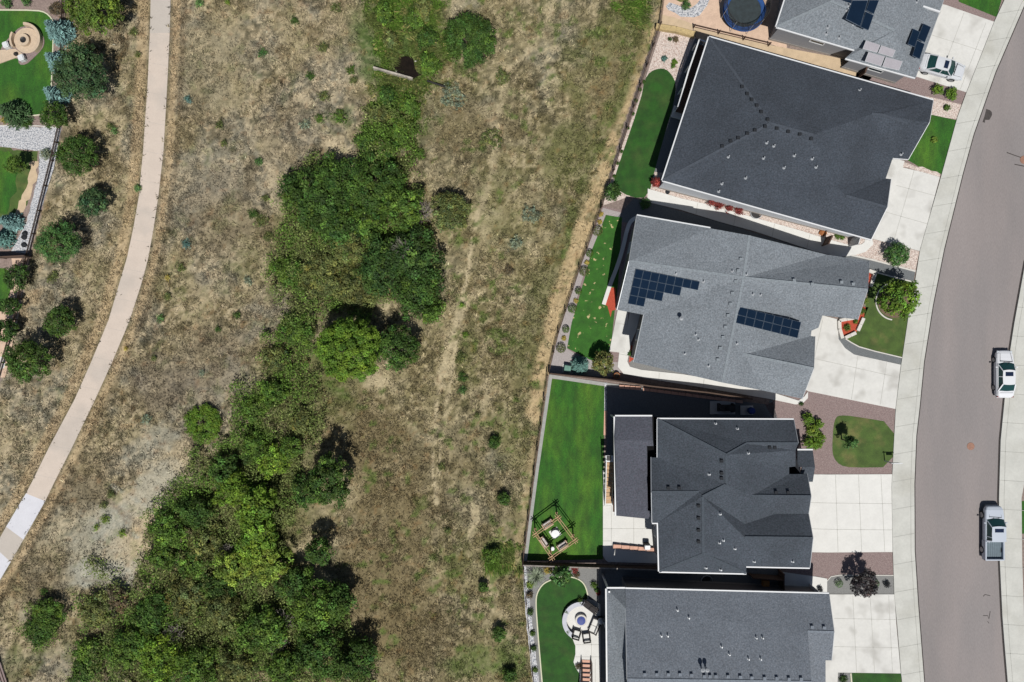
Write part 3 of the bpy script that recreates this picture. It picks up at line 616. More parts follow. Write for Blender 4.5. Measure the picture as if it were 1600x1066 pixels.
    def edge_strip(a, b, wd, ht, nm, m_):
        A = Vector(W[a]); B = Vector(W[b]); d = (B-A); d.z = 0; d.normalize(); nrm = Vector((d.y, -d.x, 0)); mid = (A+B)/2
        i = outline.index(a); s_ = 1 if (sum(ol[q][0]*ol[(q+1) % len(ol)][1]-ol[(q+1) % len(ol)][0]*ol[q][1] for q in range(len(ol))) > 0) else -1
        if outline[(i+1) % len(outline)] != b: s_ = -s_
        nrm = nrm*s_; g = MB(); o = nrm*(wd/2+.004)+Vector((0,0,-ht/2+.02)); g.bar(A+o, B+o, wd, ht)
        g.build(nm, m_, roof)
    for a, b in gut: edge_strip(a, b, .12, .14, 'gutter', M['white'])
    for a, b in rakes: edge_strip(a, b, .05, .2, 'fascia', M['galv'] if wallm is not M['wall_white'] else M['white'])
    for p in vents:
        z = rh(*p); c = P(p[0], p[1], z); b = MB(); b.box((c[0], c[1], z+.09), (.26,.26,.16), taper=.85); b.box((c[0], c[1]-.02, z+.17), (.3,.28,.03)); b.build('roof_vent', M['cap_'+roofm.name] if roofm in (M['roof_grey'], M['roof_mid']) else M['vent'], roof)
    for p in pipes:
        z = rh(*p); c = P(p[0], p[1], z); b = MB(); b.tube((c[0], c[1], z-.1), (c[0], c[1], z+.35), .06, n=10); b.lathe((c[0], c[1], z-.02), [(.17,0),(.08,.1),(0,.1)], 10); b.build('vent_pipe', M['galv'], roof)
    for p in stacks:
        z = rh(*p); c = P(p[0], p[1], z); b = MB(); b.tube((c[0], c[1], z-.1), (c[0], c[1], z+.8), .1, n=12); b.lathe((c[0], c[1], z+.7), [(.2,0),(.2,.1),(.02,.22)], 12); b.build('flue', M['galv'], roof)
    HOUSES[label[:12]] = (root, roof, rh, W); return root, roof, rh, W
M['cap_shingle_charcoal'] = mat('cap_charcoal', alb(74,81,91), .95, (5,.15), (12,.2)); M['cap_shingle_slate'] = mat('cap_slate', alb(74,82,91), .95, (5,.15), (12,.2))
M['cap_shingle_grey'] = mat('cap_grey', alb(142,150,156), .95, (5,.15), (12,.2)); M['cap_shingle_mid_grey'] = mat('cap_mid', alb(128,136,146), .95, (5,.15), (12,.2))
# B: big charcoal house
VB = dict(nw=(1108,58,5.8), ne=(1458,157,5.9), eg=(1452,191,6.9), e2=(1419,249,5.9), e3=(1395,247,5.9), e4=(1384,279,5.7), e5=(1392,280,5.7), gg=(1386,324,7.1), se=(1361,374,5.7), sw=(1035,282,5.8),
  a=(1204,193,8.6), b=(1271,211,8.6), c=(1287,205,8.37), d=(1362,178,7.3), d2=(1376,179,7.3), e=(1418,192,6.9), f=(1431,189,6.9), g=(1322,306,7.1), vs=(1305,290,7.2), sv=(1300,357,5.8))
house('large house under a charcoal roof of many slopes, north of the house with two arrays', VB,
  [['nw','sw','a'],['nw','a','b','c','d','d2','e','f','eg','ne'],['sw','sv','g','vs','b','a'],['b','vs','d','c'],['vs','g','e4','e3','d'],['d','e3','e2','e','d2'],['e','e2','eg','f'],['g','gg','e5','e4'],['g','sv','se','gg']],
  ['nw','sw','sv','se','gg','e5','e4','e3','e2','eg','ne'], [('nw','ne'),('nw','sw'),('sw','sv'),('sv','se')], M['roof_dark'], M['wall_white'],
  rakes=[('se','gg'),('gg','e5'),('e2','eg'),('eg','ne'),('e3','e2')],
  vents=[(1159,136),(1167,147),(1174,156),(1182,165),(1189,175),(1199,187),(1195,198),(1179,204),(1167,209),(1153,216),(1141,221),(1128,229),(1213,201),(1231,206),(1249,210),(1267,217)],
  pipes=[(1198,223),(1209,228),(1138,245),(1193,247),(1241,243),(1225,262),(1269,248),(1275,261),(1165,278),(1128,287),(1123,299),(1343,141),(1408,241)],
  caps=[('a','b'),('sw','a'),('nw','a'),('d','d2'),('g','gg'),('d2','e')], garages=[(3,.5,4.4,'garage'),(4,.5,2.4,'garage'),(7,.5,1.0,'door')], nowin=(5,6,8))
# C: grey house with two solar arrays
VC = dict(nw=(995,337,5.6), np=(1171,368,7.4), nv=(1291,398,5.7), ne=(1358,408,5.7), eg=(1355,453,7.6), e3=(1340,499,6.0), e4=(1285,493,6.0), e5=(1279,512,5.9), e6=(1268,517,5.9), gn=(1267,525,5.4), gn2=(1273,526,5.4), ge=(1271,576,7.3),
  gs=(1253,623,5.8), sv=(1190,610,6.2), sp=(1129,598,7.4), sw=(990,566,5.8), w2=(1006,492,5.8), ws=(964.5,484,5.6), wr=(983,408,7.3), nvw=(1110,357,6.7), m=(1162,434,7.4), g0=(1164,554,7.0))
rc = house('grey house with two solar arrays, south of the large charcoal house', VC,
  [['nw','wr','m','nvw'],['nvw','m','np'],['np','m','nv'],['nv','m','eg','ne'],['m','e5','e4','e3','eg'],['m','sp','sv','g0','gn','e6','e5'],['g0','ge','gn2','gn'],['g0','sv','gs','ge'],['m','w2','sw','sp'],['wr','ws','w2','m']],
  ['nw','wr','ws','w2','sw','sp','sv','gs','ge','gn2','gn','e6','e5','e4','e3','eg','ne','nv','np','nvw'], [('nw','nvw')], M['roof_grey'], M['wall_tan'],
  rakes=[('nw','wr'),('wr','ws'),('w2','sw'),('gs','ge'),('ge','gn2'),('e3','eg'),('eg','ne')],
  vents=[(1157,405),(1153,423),(1149,440),(1144,458),(1141,475),(1137,493),(1133,511),(1129,527),(1125,544),(1121,562),(1240,438),(1268,444),(1314,441),(1332,444)],
  pipes=[(1087,523),(1091,531),(1070,553),(1107,572),(1151,537),(1176,460),(1188,461),(1166,429),(1144,424),(1056,428),(1099,440)], stacks=[(1062,498)],
  caps=[('np','m'),('m','sp'),('wr','m'),('m','eg'),('g0','ge')], garages=[(7,.5,2.6,'garage'),(8,.5,2.4,'garage'),(14,.5,1.0,'door')], nowin=(9,10,11,12,13,1))
# D: slate house
VD = dict(a=(1027,655,6.2), b=(1240,656,6.2), c=(1247,693,7.3), p1=(1243,704,6.9), p2=(1243,729,6.2), p3=(1233,730,6.2), n1=(1233,741,6.1), n2=(1261,741,6.0), g1e=(1267,776,7.3), v2=(1263,803,6.1), g2e=(1270,841,7.4), k1=(1265,887,6.0), k2=(1166,885,6.1), k3=(1166,896,6.1),
  sw=(1030,893,6.1), w4=(1028,817,6.1), w3=(1019,817,6.0), wr=(1018,769,7.3), w2=(1017.5,715,6.0), w1=(1027,715,6.1), P1=(1135,711,8.1), q=(1167,693,7.3), r1=(1135,757,8.1), s=(1098,776,8.1), t=(1099,866,7.5), wj=(1092,769,7.8),
  g1=(1175,775,7.3), i=(1212,803,6.1), v=(1164,819,6.7), g2=(1164,840,7.4))
house('slate-roofed house with hips and two garage gables beside the lawn with the timber gazebo', VD,
  [['a','P1','q','c','b'],['a','w1','wj','s','r1','P1'],['w2','wr','wj','w1'],['wr','w3','w4','wj'],['w4','sw','t','s','wj'],['sw','k3','t'],['P1','r1','g1','n1','p3','p2','p1','c','q'],['r1','s','v','g1'],['s','t','k3','k2','g2','v'],['g1','g1e','n2','n1'],['g1','v','i','v2','g1e'],['v','g2','g2e','v2','i'],['g2','k2','k1','g2e']],
  ['a','w1','w2','wr','w3','w4','sw','k3','k2','k1','g2e','v2','g1e','n2','n1','p3','p2','p1','c','b'], [('a','b'),('w4','sw'),('sw','k3'),('k2','k1'),('w3','w4')], M['roof_navy'], M['wall_dark'],
  rakes=[('k1','g2e'),('g2e','v2'),('v2','g1e'),('g1e','n2'),('c','b'),('a','w1'),('w2','wr'),('wr','w3')],
  vents=[(1127,720),(1127,739),(1127,747),(1202,699),(1210,699),(1044,762),(1061,762),(1091,790),(1091,809),(1091,828),(1091,846),(1212,769),(1231,769)],
  pipes=[(1108,741),(1118,662),(1152,670),(1169,708),(1125,803),(1124,848),(1130,844),(1148,857),(1178,877),(1238,877),(1103,887),(1126,890)],
  caps=[('a','P1'),('P1','q'),('q','c'),('P1','r1'),('s','t'),('sw','t'),('t','k3'),('g1','g1e'),('g2','g2e'),('wr','wj'),('r1','s')], garages=[(9,.5,2.6,'garage'),(10,.5,2.2,'garage'),(11,.5,1.8,'garage'),(12,.5,2.1,'garage'),(13,.5,1.,'door')], nowin=(1,4,14), wo=['a','w1','w2','wr','w3','w4','sw','k3','k2','k1','g2e','v2','g1e','n2','c','b'])
# porch roof and rear deck roof belong to house D
RD = HOUSES['slate-roofed'][0]
def sub_roof(V, faces, m_, eaves, posts, z0s, parent, nm='porch_roof'):
    W = {k: P(*v) for k, v in V.items()}; keys = list(V); ix = {k: i for i, k in enumerate(keys)}; mb = MB(); n = len(keys); fs = []; cnt = {}
    for f in faces:
        pts = [V[k][:2] for k in f]
        for t in tess(pts):
            t = t if tri_ccw(pts, t) else t[::-1]; fs.append(tuple(ix[f[i]] for i in t)[::-1])
    for f in fs:
        for i in range(3): cnt[(f[i], f[(i+1) % 3])] = 1
    mb.add([W[k] for k in keys]+[(x, y, z-.2) for x, y, z in W.values()], fs+[tuple(i+n for i in f)[::-1] for f in fs]+[(a, b, b+n, a+n)[::-1] for (a, b) in cnt if (b, a) not in cnt])
    rf = mb.build(nm, m_, parent)
    for a, b in eaves:
        A = Vector(W[a]); B = Vector(W[b]); d = (B-A).normalized(); nn = Vector((d.y, -d.x, 0)); g = MB(); o = nn*.08+Vector((0,0,-.06)); g.bar(A+o, B+o, .14, .15); g.build('gutter', M['white'], rf)
    for (px, py, h) in posts:
        x, y, z = P(px, py, h); g = MB(); g.box((x, y, (h+ramp(x))/2), (.16,.16,h-float(ramp(x)))); g.build('post', M['white'], parent)
    return rf
sub_roof(dict(a=(961,651,5.2), b=(1019,651,5.2), c=(1021,697,5.7), d=(1011,697,5.7), e=(1012,798,5.3), f=(1018,799,5.3), g=(1013,811,5.2), h=(963,806,5.2), r0=(961,688,5.8), r1=(1020,688,5.8), r2=(1011,690,5.8)),
  [['a','r0','r2','r1','b'],['r0','h','e','d','r2'],['r2','d','c','r1'],['h','g','f','e']], M['roof_mid'] if 0 else mat('shingle_plum', alb(80,86,96), .95, (.35,.08), (7,.3), bump=.3, c2=alb(90,88,100), thr=(10,.4,.65)), [('b','a'),('a','h')], [(965,656,5.0),(965,728,5.0),(966,800,5.0),(1010,800,5.0)], None, RD, 'deck_roof')
mb = MB(); mb.prism([P(*p)[:2] for p in ((1009,649,5.0),(1031,653,5.0),(1031,800,5.0),(1009,800,5.0))], 4.9, 4.96); mb.build('roof_gap_shade', mat('shade_black', alb(22,22,24), .95, spec=.1), RD)  # black panel added between the two roofs: blocks sun, stands in for shade
sub_roof(dict(a=(1246,704,4.9), b=(1270,704,4.9), c=(1273.5,730,5.5), d=(1254,730,5.5), e=(1270,753,4.9), f=(1262,753,4.9), g=(1251,741,5.2), a2=(1246,730,5.3)),
  [['a','a2','d','c','b'],['d','g','f','e','c']], M['roof_navy'], [('b','a')], [(1268,708,4.7),(1268,750,4.7)], None, RD)
mb = MB(); mb.prism([P(*p)[:2] for p in ((958,655,2.7),(1040,655,2.7),(1040,800,2.7),(958,800,2.7))], 2.5, 2.7); mb.build('deck_floor', M['wood_dark'], RD)
# E: grey house at the bottom
VE = dict(nw=(948,920,5.3), nm=(977,920,5.4), ne=(1295,928,5.5), gE=(1303,988,6.85), e1=(1299,1032,6.0), e2=(1290,1032,6.0), e3=(1290,1066,5.4), e4=(1290,1215,4.9), la=(1256,1066,5.4), lb=(1256,1215,4.9), lc=(1256,1036,5.9), sw=(984,1215,5.9), s5=(1270,1215,5.9), r0=(980,1062,8.4), r1=(1268,1066,8.4), gw=(1262,987,6.85), mk=(977.5,950,6.1))
house('grey house with a straight ridge row of vents at the bottom edge', VE,
  [['nm','mk','r0','r1','gw'],['nm','gw','gE','ne'],['gw','lc','e2','e1','gE'],['lc','la','e3','e2'],['la','lb','e4','e3'],['r0','sw','s5','r1']], ['nm','mk','r0','sw','e4','e3','e2','e1','gE','ne'], [('nm','ne')], M['roof_mid'], M['wall_tan'],
  rakes=[('e1','gE'),('gE','ne'),('mk','r0')],
  vents=[(1007,1053),(1026,1053),(1044,1053),(1062,1053),(1080,1054),(1100,1056),(1109,1056),(1118,1056),(1137,1056),(1156,1057),(1174,1058),(1194,1059),(1213,1059),(1232,1060),(1251,1060),(1268,979),(1287,980)],
  pipes=[(1058,953),(1076,965),(1033,993),(1043,993),(1181,996),(1191,996),(1127,1010),(1139,1022),(1169,1029),(1188,1029)], stacks=[(1095,1042),(1102,1042)],
  caps=[('r0','r1'),('gw','gE')], garages=[(7,.5,2.3,'garage'),(8,.5,3.4,'garage')], nowin=(5,6))
RE = HOUSES['grey house w'][0]
mb = MB(); q = [P(*VE[k]) for k in ('gw','r1','s5')]; mb.add([(x-.25, y, z-.15) for x, y, z in q]+[(x-.25, y, 4.5) for x, y, z in q], [(0,1,4,3),(1,2,5,4)]); mb.build('gable_wall', M['wall_tan'], RE)
sub_roof(dict(a=(948,920,5.3), b=(976.6,920,5.35), b2=(977.3,950,6.5), c=(978,1066,6.3), d=(981,1215,5.4), e=(951,1215,5.0), f=(949.5,1066,5.9)), [['a','f','c','b2','b'],['f','e','d','c']], M['roof_grey'], [('b','a'),('a','f')], [(952,925,5.6),(953,1000,5.6)], None, RE, 'deck_roof')
# A: grey house at the top edge
VA = dict(sw=(1213,42,5.5), s1=(1346,81,5.5), s2=(1335,78,5.5), s3=(1321,91,5.3), se=(1430,121.5,5.5), ee=(1467,20,5.5), ue=(1477,-8,5.6), ne=(1520,-150,5.5), nw=(1262,-200,5.5), a=(1300,2,7.6), b=(1398,48,7.0), c=(1412,-80,7.6), d=(1330,-80,7.8), w=(1226.5,0,5.5))
ra = house('grey house with three module arrays on its roof, cut by the top edge', VA,
  [['sw','a','w'],['w','a','d','nw'],['sw','s2','s3','b','a'],['s3','se','b'],['se','ee','b'],['ee','ue','c','b'],['a','b','c','d'],['ue','ne','c'],['nw','d','c','ne']], ['sw','s2','s3','se','ee','ue','ne','nw','w'], [('w','sw'),('sw','s2'),('nw','w'),('s3','se')], M['roof_grey'], M['wall_grey'],
  rakes=[('se','ee'),('ee','ue')], pipes=[(1293,43),(1291,53),(1311,59),(1326,9),(1323,16),(1333,38),(1432,3)], caps=[('sw','a'),('a','b')], garages=[(3,.5,4.6,'garage')], nowin=(1,5,6,7))
tag(ra[0], 'grey house with three module arrays on its roof, cut by the top edge')
mb = MB()
A_, B_ = Vector(P(1407,-1,6.2)), Vector(P(1468,19,6.0)); mb.bar(A_, B_, .16, .2); mb.build('gutter', M['white'], ra[1])
# solar modules: each one a part of its house
def module(root, rh, q, cellm=M['solar'], rim=M['solar_rim'], up=.14):
    pts = [Vector(P(x, y, rh(x, y)+up)) for x, y in q]; n = (pts[1]-pts[0]).cross(pts[3]-pts[0]).normalized(); n = n if n.z > 0 else -n
    c = sum(pts, Vector())/4; mb = MB(); pts = [c+(p-c)*.975 for p in pts]
    lo = [p-n*.04 for p in pts]; mb.cur = 1; mb.add(pts+lo, [(4,5,6,7),(0,1,5,4),(1,2,6,5),(2,3,7,6),(3,0,4,7)])
    inn = [c+(p-c)*.95+n*.002 for p in pts]; mb.add(pts+inn, [(0,1,5,4),(1,2,6,5),(2,3,7,6),(3,0,4,7)]); mb.cur = 0; mb.add(inn, [(0,1,2,3)])
    o = MB.build(mb, 'solar_panel', [cellm, rim], root)
def grid(root, rh, o, c, r, cols, **k):
    for i, n in enumerate(cols):
        for j in range(n): 
            q = [(o[0]+c[0]*(i+a)+r[0]*(j+b), o[1]+c[1]*(i+a)+r[1]*(j+b)) for a, b in ((0,0),(1,0),(1,1),(0,1))]; module(root, rh, q, **k)
rootC, roofC, rhC, _ = rc
grid(rootC, rhC, (993.2,420.2), (12.55,2.5), (-3.05,13.6), [4,4,3,3,2,2,1,1])
grid(rootC, lambda x, y: 7.25-(x-1150)*.0078, (1155,479.3), (13.86,3.45), (-2.9,12.6), [2]*7)
rootA, roofA, rhA, _ = ra
fl = lambda x, y: 7.5
module(rootA, fl, [(1331.5,0),(1357,0),(1344.5,42.5),(1320.8,30.5)]); module(rootA, fl, [(1331.5,-1),(1357,-1),(1372,-46),(1347,-48)])
module(rootA, fl, [(1358.5,0),(1374,0),(1365.5,22.5),(1353,16.5)]); module(rootA, fl, [(1365.5,23.5),(1357,48),(1344.5,43),(1353,17.5)]); module(rootA, fl, [(1317,0),(1331,0),(1329.5,5),(1316.5,1)])
module(rootA, fl, [(1358.5,-1),(1374,-1),(1384,-30),(1368,-34)])
f2 = lambda x, y: 6.6-(x-1420)*.015
module(rootA, f2, [(1427,44.4),(1438,49.5),(1429,74),(1418,69.4)]); module(rootA, f2, [(1443,36.3),(1455,42),(1445,67),(1433,61)]); module(rootA, f2, [(1433,62.5),(1445,68.5),(1437,93),(1425.6,87.5)])
f3 = lambda x, y: 6.5-(y-60)*.012
kw = dict(cellm=M['solar_glare'], rim=M['galv'])
module(rootA, f3, [(1353,63),(1376,70.5),(1371,82.5),(1347.5,76.5)], **kw); module(rootA, f3, [(1376.8,70.6),(1400,78.5),(1395,90),(1371.8,82.8)], **kw)
module(rootA, f3, [(1357,81),(1383,88.5),(1377,104),(1351,96)], **kw); module(rootA, f3, [(1384,88.8),(1411,96),(1405,110.5),(1378,104.3)], **kw)
# ------------------------------------------------------------------ fences
def fence(label, px, h, m, kind='rail', cat='fence', group=None, top=None):
    pts = [Vector(PG(*p)) for p in px]; root = thing('fence', label, cat, pts[0]); acc = MB(); L = 0
    for a, b in zip(pts[:-1], pts[1:]):
        d = (b-a).length; k = max(1, round(d/2.4))
        for i in range(k+1):
            if i == k and b is not pts[-1]: continue
            p = a.lerp(b, i/k); q = MB(); q.box((p.x, p.y, p.z+h/2), (.11,.11,h+.06)); q.build('post', m, root)
        for i in range(k):
            p = a.lerp(b, i/k); r = a.lerp(b, (i+1)/k); up = lambda v, z: Vector((v.x, v.y, v.z+z))
            if kind == 'rail':
                for z in (.3, .68, h-.08): acc.bar(up(p, z), up(r, z), .03, .1)
            else:
                acc.bar(up(p, h/2), up(r, h/2), .03, h-.1)
                for z in (.3, h-.25): acc.bar(up(p, z)+Vector((0,.03,0)), up(r, z)+Vector((0,.03,0)), .05, .09)
    acc.build('rail' if kind == 'rail' else 'panel', m, root)
    if kind != 'rail':
        q = MB()
        for a, b in zip(pts[:-1], pts[1:]): q.bar(a+Vector((0,0,h+.045)), b+Vector((0,0,h+.045)), .13, .035)
        q.build('cap_rail', top or m, root)
fence('dark rail fence from the top edge down beside the pink gravel and the first lawn', [(1041,-45),(1030,42),(1000,135),(958,268),(940,322)], 1.25, M['fence'])
fence('dark rail fence along the row of clipped round shrubs behind the house with solar arrays', [(939,325),(905,420),(872,520),(857,581)], 1.25, M['fence'])
fence('dark fence with grey edging inside it, down the west side of the big rectangular lawn', [(855,586),(834,740),(816,878)], 1.5, M['fence'])
fence('long solid fence with pale cap between the gazebo lawn and the fire pit yard', [(817,877),(900,880),(1030,884),(1080,885)], 1.5, M['fence'], 'solid', top=mat('fence_cap', alb(150,142,134), .8))
fence('solid fence running at a slant above the shaded charcoal gravel of the slate-roofed house', [(858,583),(945,592),(1010,602),(1100,612),(1168,622)], 1.5, M['fence'], 'solid')
fence('low fence beside the white rock strip at the bottom yard', [(818,886),(822,940),(832,1050),(842,1120)], 1.1, M['fence'])
fence('tan board fence along the sandy strip below the top house', [(1200,72),(1083,44)], .9, M['wood_dark'])
fence('short dark fence with a gate between the charcoal house and the house with solar arrays', [(1290,372),(1284,384)], 1.7, M['wood_dark'], 'solid')
fence('short dark fence closing the sandy side yard of the top house', [(1346,104),(1340,122)], 1.7, M['wood_dark'], 'solid')
fence('dark rail fence behind the yards with white rock, west of the concrete path', [(104,-60),(97,195),(84,252),(64,330),(46,402),(27,500),(-2,600)], .6, M['fence'])
fence('solid fence end casting a wedge of shadow on the white rock', [(-30,404),(10,404),(50,402)], 1.3, M['fence'], 'solid')
fence('curved dark fence at the bottom left corner', [(-12,1018),(0,1034),(12,1070),(24,1120)], 1.2, M['fence'])
mb = MB(); pts = [Vector(PG(*p)) for p in ((1024,44),(1055,49),(1085,57))]
for a, b in zip(pts[:-1], pts[1:]): mb.bar(a+Vector((0,0,.3)), b+Vector((0,0,.3)), .55, .6)
tag(mb.build('retaining_wall', mat('tan_stone', alb(204,180,130), .95, (3,.15), (12,.2)), bevel=.04), 'tan stone retaining wall across the top of the pink gravel yard', 'retaining wall')
# culvert headwall and pipe
mb = MB(); a = Vector(PG(584,108)); b = Vector(PG(645,125)); mb.bar(a+Vector((0,0,.1)), b+Vector((0,0,.1)), .2, .9); mb.bar(a+Vector((0,0,.56)), b+Vector((0,0,.56)), .22, .06)
tag(mb.build('culvert_headwall', mat('old_concrete', alb(182,174,162), .95, (1.2,.4), (9,.2)), bevel=.03), 'weathered pale concrete culvert headwall crossing the green gully', 'culvert')
mb = MB(); mb.tube(Vector(PG(668,128))+Vector((0,0,.35)), Vector(PG(697,137))+Vector((0,0,.2)), .11, n=10)
tag(mb.build('drain_pipe', M['blackp']), 'dark drain pipe lying in the grass east of the culvert', 'pipe')
# ------------------------------------------------------------------ cars
def loft(mb, secs, cap=True):
    k = len(secs[0]); b = [v for s_ in secs for v in s_]; fs = []
    for i in range(len(secs)-1):
        for j in range(k): fs.append((i*k+j, i*k+(j+1) % k, (i+1)*k+(j+1) % k, (i+1)*k+j))
    if cap: fs += [tuple(range(k))[::-1], tuple((len(secs)-1)*k+j for j in range(k))]
    return mb.add(b, fs)
def ring(x, w, zb, zm, zt, crown=.03, tuck=.9):
    """closed section: sill, widest, shoulder, deck"""
    r = [(w*.88, zb), (w, zb+.18), (w, zm), (w*tuck, zt), (w*.5, zt+crown)]
    return [(x, y, z) for y, z in r]+[(x, -y, z) for y, z in r[::-1]]
def wheel(root, x, y, r=.33, wd=.2):
    a = MB(); a.tube((x, y-wd/2, r), (x, y+wd/2, r), r, n=22); t = a.build('wheel', M['tyre'], root, local=True, bevel=.02)
    s_ = 1 if y > 0 else -1; b = MB(); b.tube((x, y+s_*wd/2, r), (x, y+s_*(wd/2+.015), r), r*.66, n=18); b.build('rim', M['rim'], t, local=True)
def car(label, loc, rz, paint, kind, name='parked_car', cat='car', Lh=4.75):
    root = thing(name, label, cat, loc, rz); b = MB(); k = Lh/4.75
    if kind == 'sedan':
        st = [(-2.36,.66,.42,.6,.72),(-2.3,.78,.3,.66,.86),(-2.0,.86,.24,.74,.96),(-1.5,.9,.2,.78,.98),(-.6,.91,.2,.8,.95),(.5,.91,.2,.8,.92),(1.1,.89,.2,.76,.9),(1.6,.86,.22,.72,.84),(2.05,.8,.24,.64,.76),(2.28,.66,.3,.56,.66),(2.37,.46,.38,.5,.58)]
        b2 = [ring(x*k, w_, zb, zm, zt) for x, w_, zb, zm, zt in st]; loft(b, b2); b.build('body', paint, root, local=True, smooth=False, bevel=.035)
        # greenhouse: roof on glass
        rx0, rx1, tx0, tx1, zb, zr, wb_, wt = -1.72*k, 1.02*k, -.98*k, .34*k, .93, 1.42, .82, .62
    else:
        st = [(-2.72,.9,.5,.8,.95),(-2.68,.96,.4,.85,1.02),(-.75,.97,.36,.9,1.06),(.9,.97,.36,.9,1.06),(1.7,.95,.36,.88,1.04),(2.35,.9,.38,.82,.98),(2.62,.78,.42,.74,.88),(2.72,.6,.5,.68,.78)]
        b2 = [ring(x, w_, zb, zm, zt, .03, .95) for x, w_, zb, zm, zt in st if x > -.8]; loft(b, b2)
        b.build('body', paint, root, local=True, bevel=.04)
        bd = MB()
        for s_ in (-1, 1): bd.box((-1.72, s_*.9, .72), (1.95, .13, .64))
        bd.box((-2.65, 0, .72), (.13, 1.9, .62)); bd.box((-.8, 0, .74), (.1, 1.8, .66)); bo = bd.build('cargo_bed', paint, root, local=True, bevel=.03)
        fl_ = MB(); fl_.box((-1.72, 0, .62), (1.8, 1.68, .08))
        for i in range(7): fl_.box((-1.72, -.66+i*.22, .67), (1.78, .07, .03))
        fl_.build('bed_floor', M['bed'], bo, local=True)
        pr = MB(); pr.box((-.78, .72, 1.1), (.3, .05, .05), rz=.6); pr.build('bed_latch', M['galv'], bo, local=True)
        rx0, rx1, tx0, tx1, zb, zr, wb_, wt = -.72, 1.42, -.6, .78, 1.04, 1.68, .88, .7
    def quad(n, vs, m, off=0): q = MB(); q.add(vs, [(0,1,2,3)] if len(vs) == 4 else [tuple(range(len(vs)))]); return q.build(n, m, root, local=True)
    gl = MB(); gl.add([(rx0,-wb_,zb-.04),(rx1,-wb_,zb-.04),(rx1,wb_,zb-.04),(rx0,wb_,zb-.04),(tx0,-wt,zr-.03),(tx1,-wt,zr-.03),(tx1,wt,zr-.03),(tx0,wt,zr-.03)], [(0,1,5,4),(2,3,7,6)])
    gl.build('side_window', M['car_glass'], root, local=True)
    def curved(n, xb, xt, bow):
        q = MB(); vs = []
        for i in range(9):
            t = -1+i/4; vs.append((xb+bow*(1-t*t), t*wb_*.97, zb+.01)); vs.append((xt+bow*.5*(1-t*t), t*wt*.97, zr-.02))
        q.add(vs, [(2*i, 2*i+2, 2*i+3, 2*i+1) for i in range(8)]); return q.build(n, M['car_glass'], root, local=True, smooth=True)
    curved('windshield', rx1, tx1, .16); curved('rear_window', rx0, tx0, -.1 if kind == 'sedan' else -.02)
    rf = MB(); vs = []; nx = 6
    for i in range(nx+1):
        x = tx0-.03+(tx1-tx0+.06)*i/nx; e = 1-abs(i/nx-.5)*.1
        for j in range(7): t = -1+j/3; vs.append((x+(.08*(1-t*t) if i == nx else (-.05*(1-t*t) if i == 0 else 0)), t*wt*e*1.03, zr+.035*(1-t*t)*e-.01))
    rf.add(vs, [(i*7+j, (i+1)*7+j, (i+1)*7+j+1, i*7+j+1) for i in range(nx) for j in range(6)]); ro = rf.build('roof', paint, root, local=True, smooth=True)
    for s_ in (-1, 1):
        p = MB(); p.bar((rx1-.02, s_*wb_*.98, zb-.02), (tx1, s_*wt*1.0, zr), .07, .05); p.bar((rx0+.02, s_*wb_*.98, zb-.02), (tx0, s_*wt, zr), .12, .06); p.bar((-.25, s_*wb_*1.0, zb-.02), (-.25, s_*wt*1.02, zr), .08, .04)
        p.bar((rx0, s_*wb_*.99, zb), (rx1, s_*wb_*.99, zb), .05, .05); p.build('pillar', paint, root, local=True)
        q = MB(); q.box((rx1-.32, s_*(wb_+.2), zb+.06), (.12, .2, .14)); q.build('side_mirror', paint, root, local=True, bevel=.02)
        q = MB(); xh = 2.2*k if kind == 'sedan' else 2.5; q.box((xh, s_*.62, .62 if kind == 'sedan' else .8), (.2, .3, .13), rz=-s_*.45); q.build('headlight', M['clear_lens'], root, local=True, bevel=.02)
        q = MB(); q.box((-2.3*k if kind == 'sedan' else -2.7, s_*.7 if kind == 'sedan' else s_*.86, .74), (.1, .26 if kind == 'sedan' else .12, .16)); q.build('tail_light', M['red_lens'], root, local=True)
        for x in ((-1.4*k, 1.42*k) if kind == 'sedan' else (-1.75, 1.75)): wheel(root, x, s_*(.82 if kind == 'sedan' else .88), .32 if kind == 'sedan' else .39)
    q = MB()
    for s_ in (-1, 1): q.bar((rx1+.2, s_*.62, zb+.03), ((2.1*k if kind == 'sedan' else 2.4), s_*.52, .78 if kind == 'sedan' else .97), .018, .02)
    q.bar((rx1+.2, -.62, zb+.04), (rx1+.28, .62, zb+.04), .05, .03)
    for s_ in (-.35, .15): q.bar((rx1+.18, s_, zb+.06), (rx1-.1, s_+.4, zb+.17), .02, .02)
    if kind == 'sedan': q.bar((-1.86*k, -.62, .99), (-1.86*k, .62, .99), .02, .02)
    q.build('seam_trim', M['tyre'], root, local=True)
    q = MB(); sx = tx1-.32; q.box((sx, 0, zr+.022), (.42 if kind == 'sedan' else .36, wt*1.25, .03)); q.build('sunroof', mat('sunroof_glass', alb(34,46,72), .15), ro, local=True)
    q = MB(); q.box((2.33*k if kind == 'sedan' else 2.72, 0, .44), (.1, 1.3, .12)); q.box((-2.36*k if kind == 'sedan' else -2.76, 0, .5), (.1, 1.5, .14)); q.build('bumper', paint if kind == 'sedan' else M['galv'], root, local=True, bevel=.02)
    return root
car('white sedan parked on the street, dark sunroof, by the far pavement', PG(1563,584), R(90), M['car_white'], 'sedan')
car('silver sedan with a dark sunroof parked in the driveway at the top', PG(1466,109,.05), R(-15.5), M['car_silver'], 'sedan', Lh=4.6)
car('silver pickup truck with an open bed and white cab roof parked on the street', PG(1545,830), R(90), M['car_white'] if 0 else mat('pickup_paint', alb(206,214,226), .3, (1,.02), (3,.0)), 'pickup', 'pickup_truck', 'pickup truck')
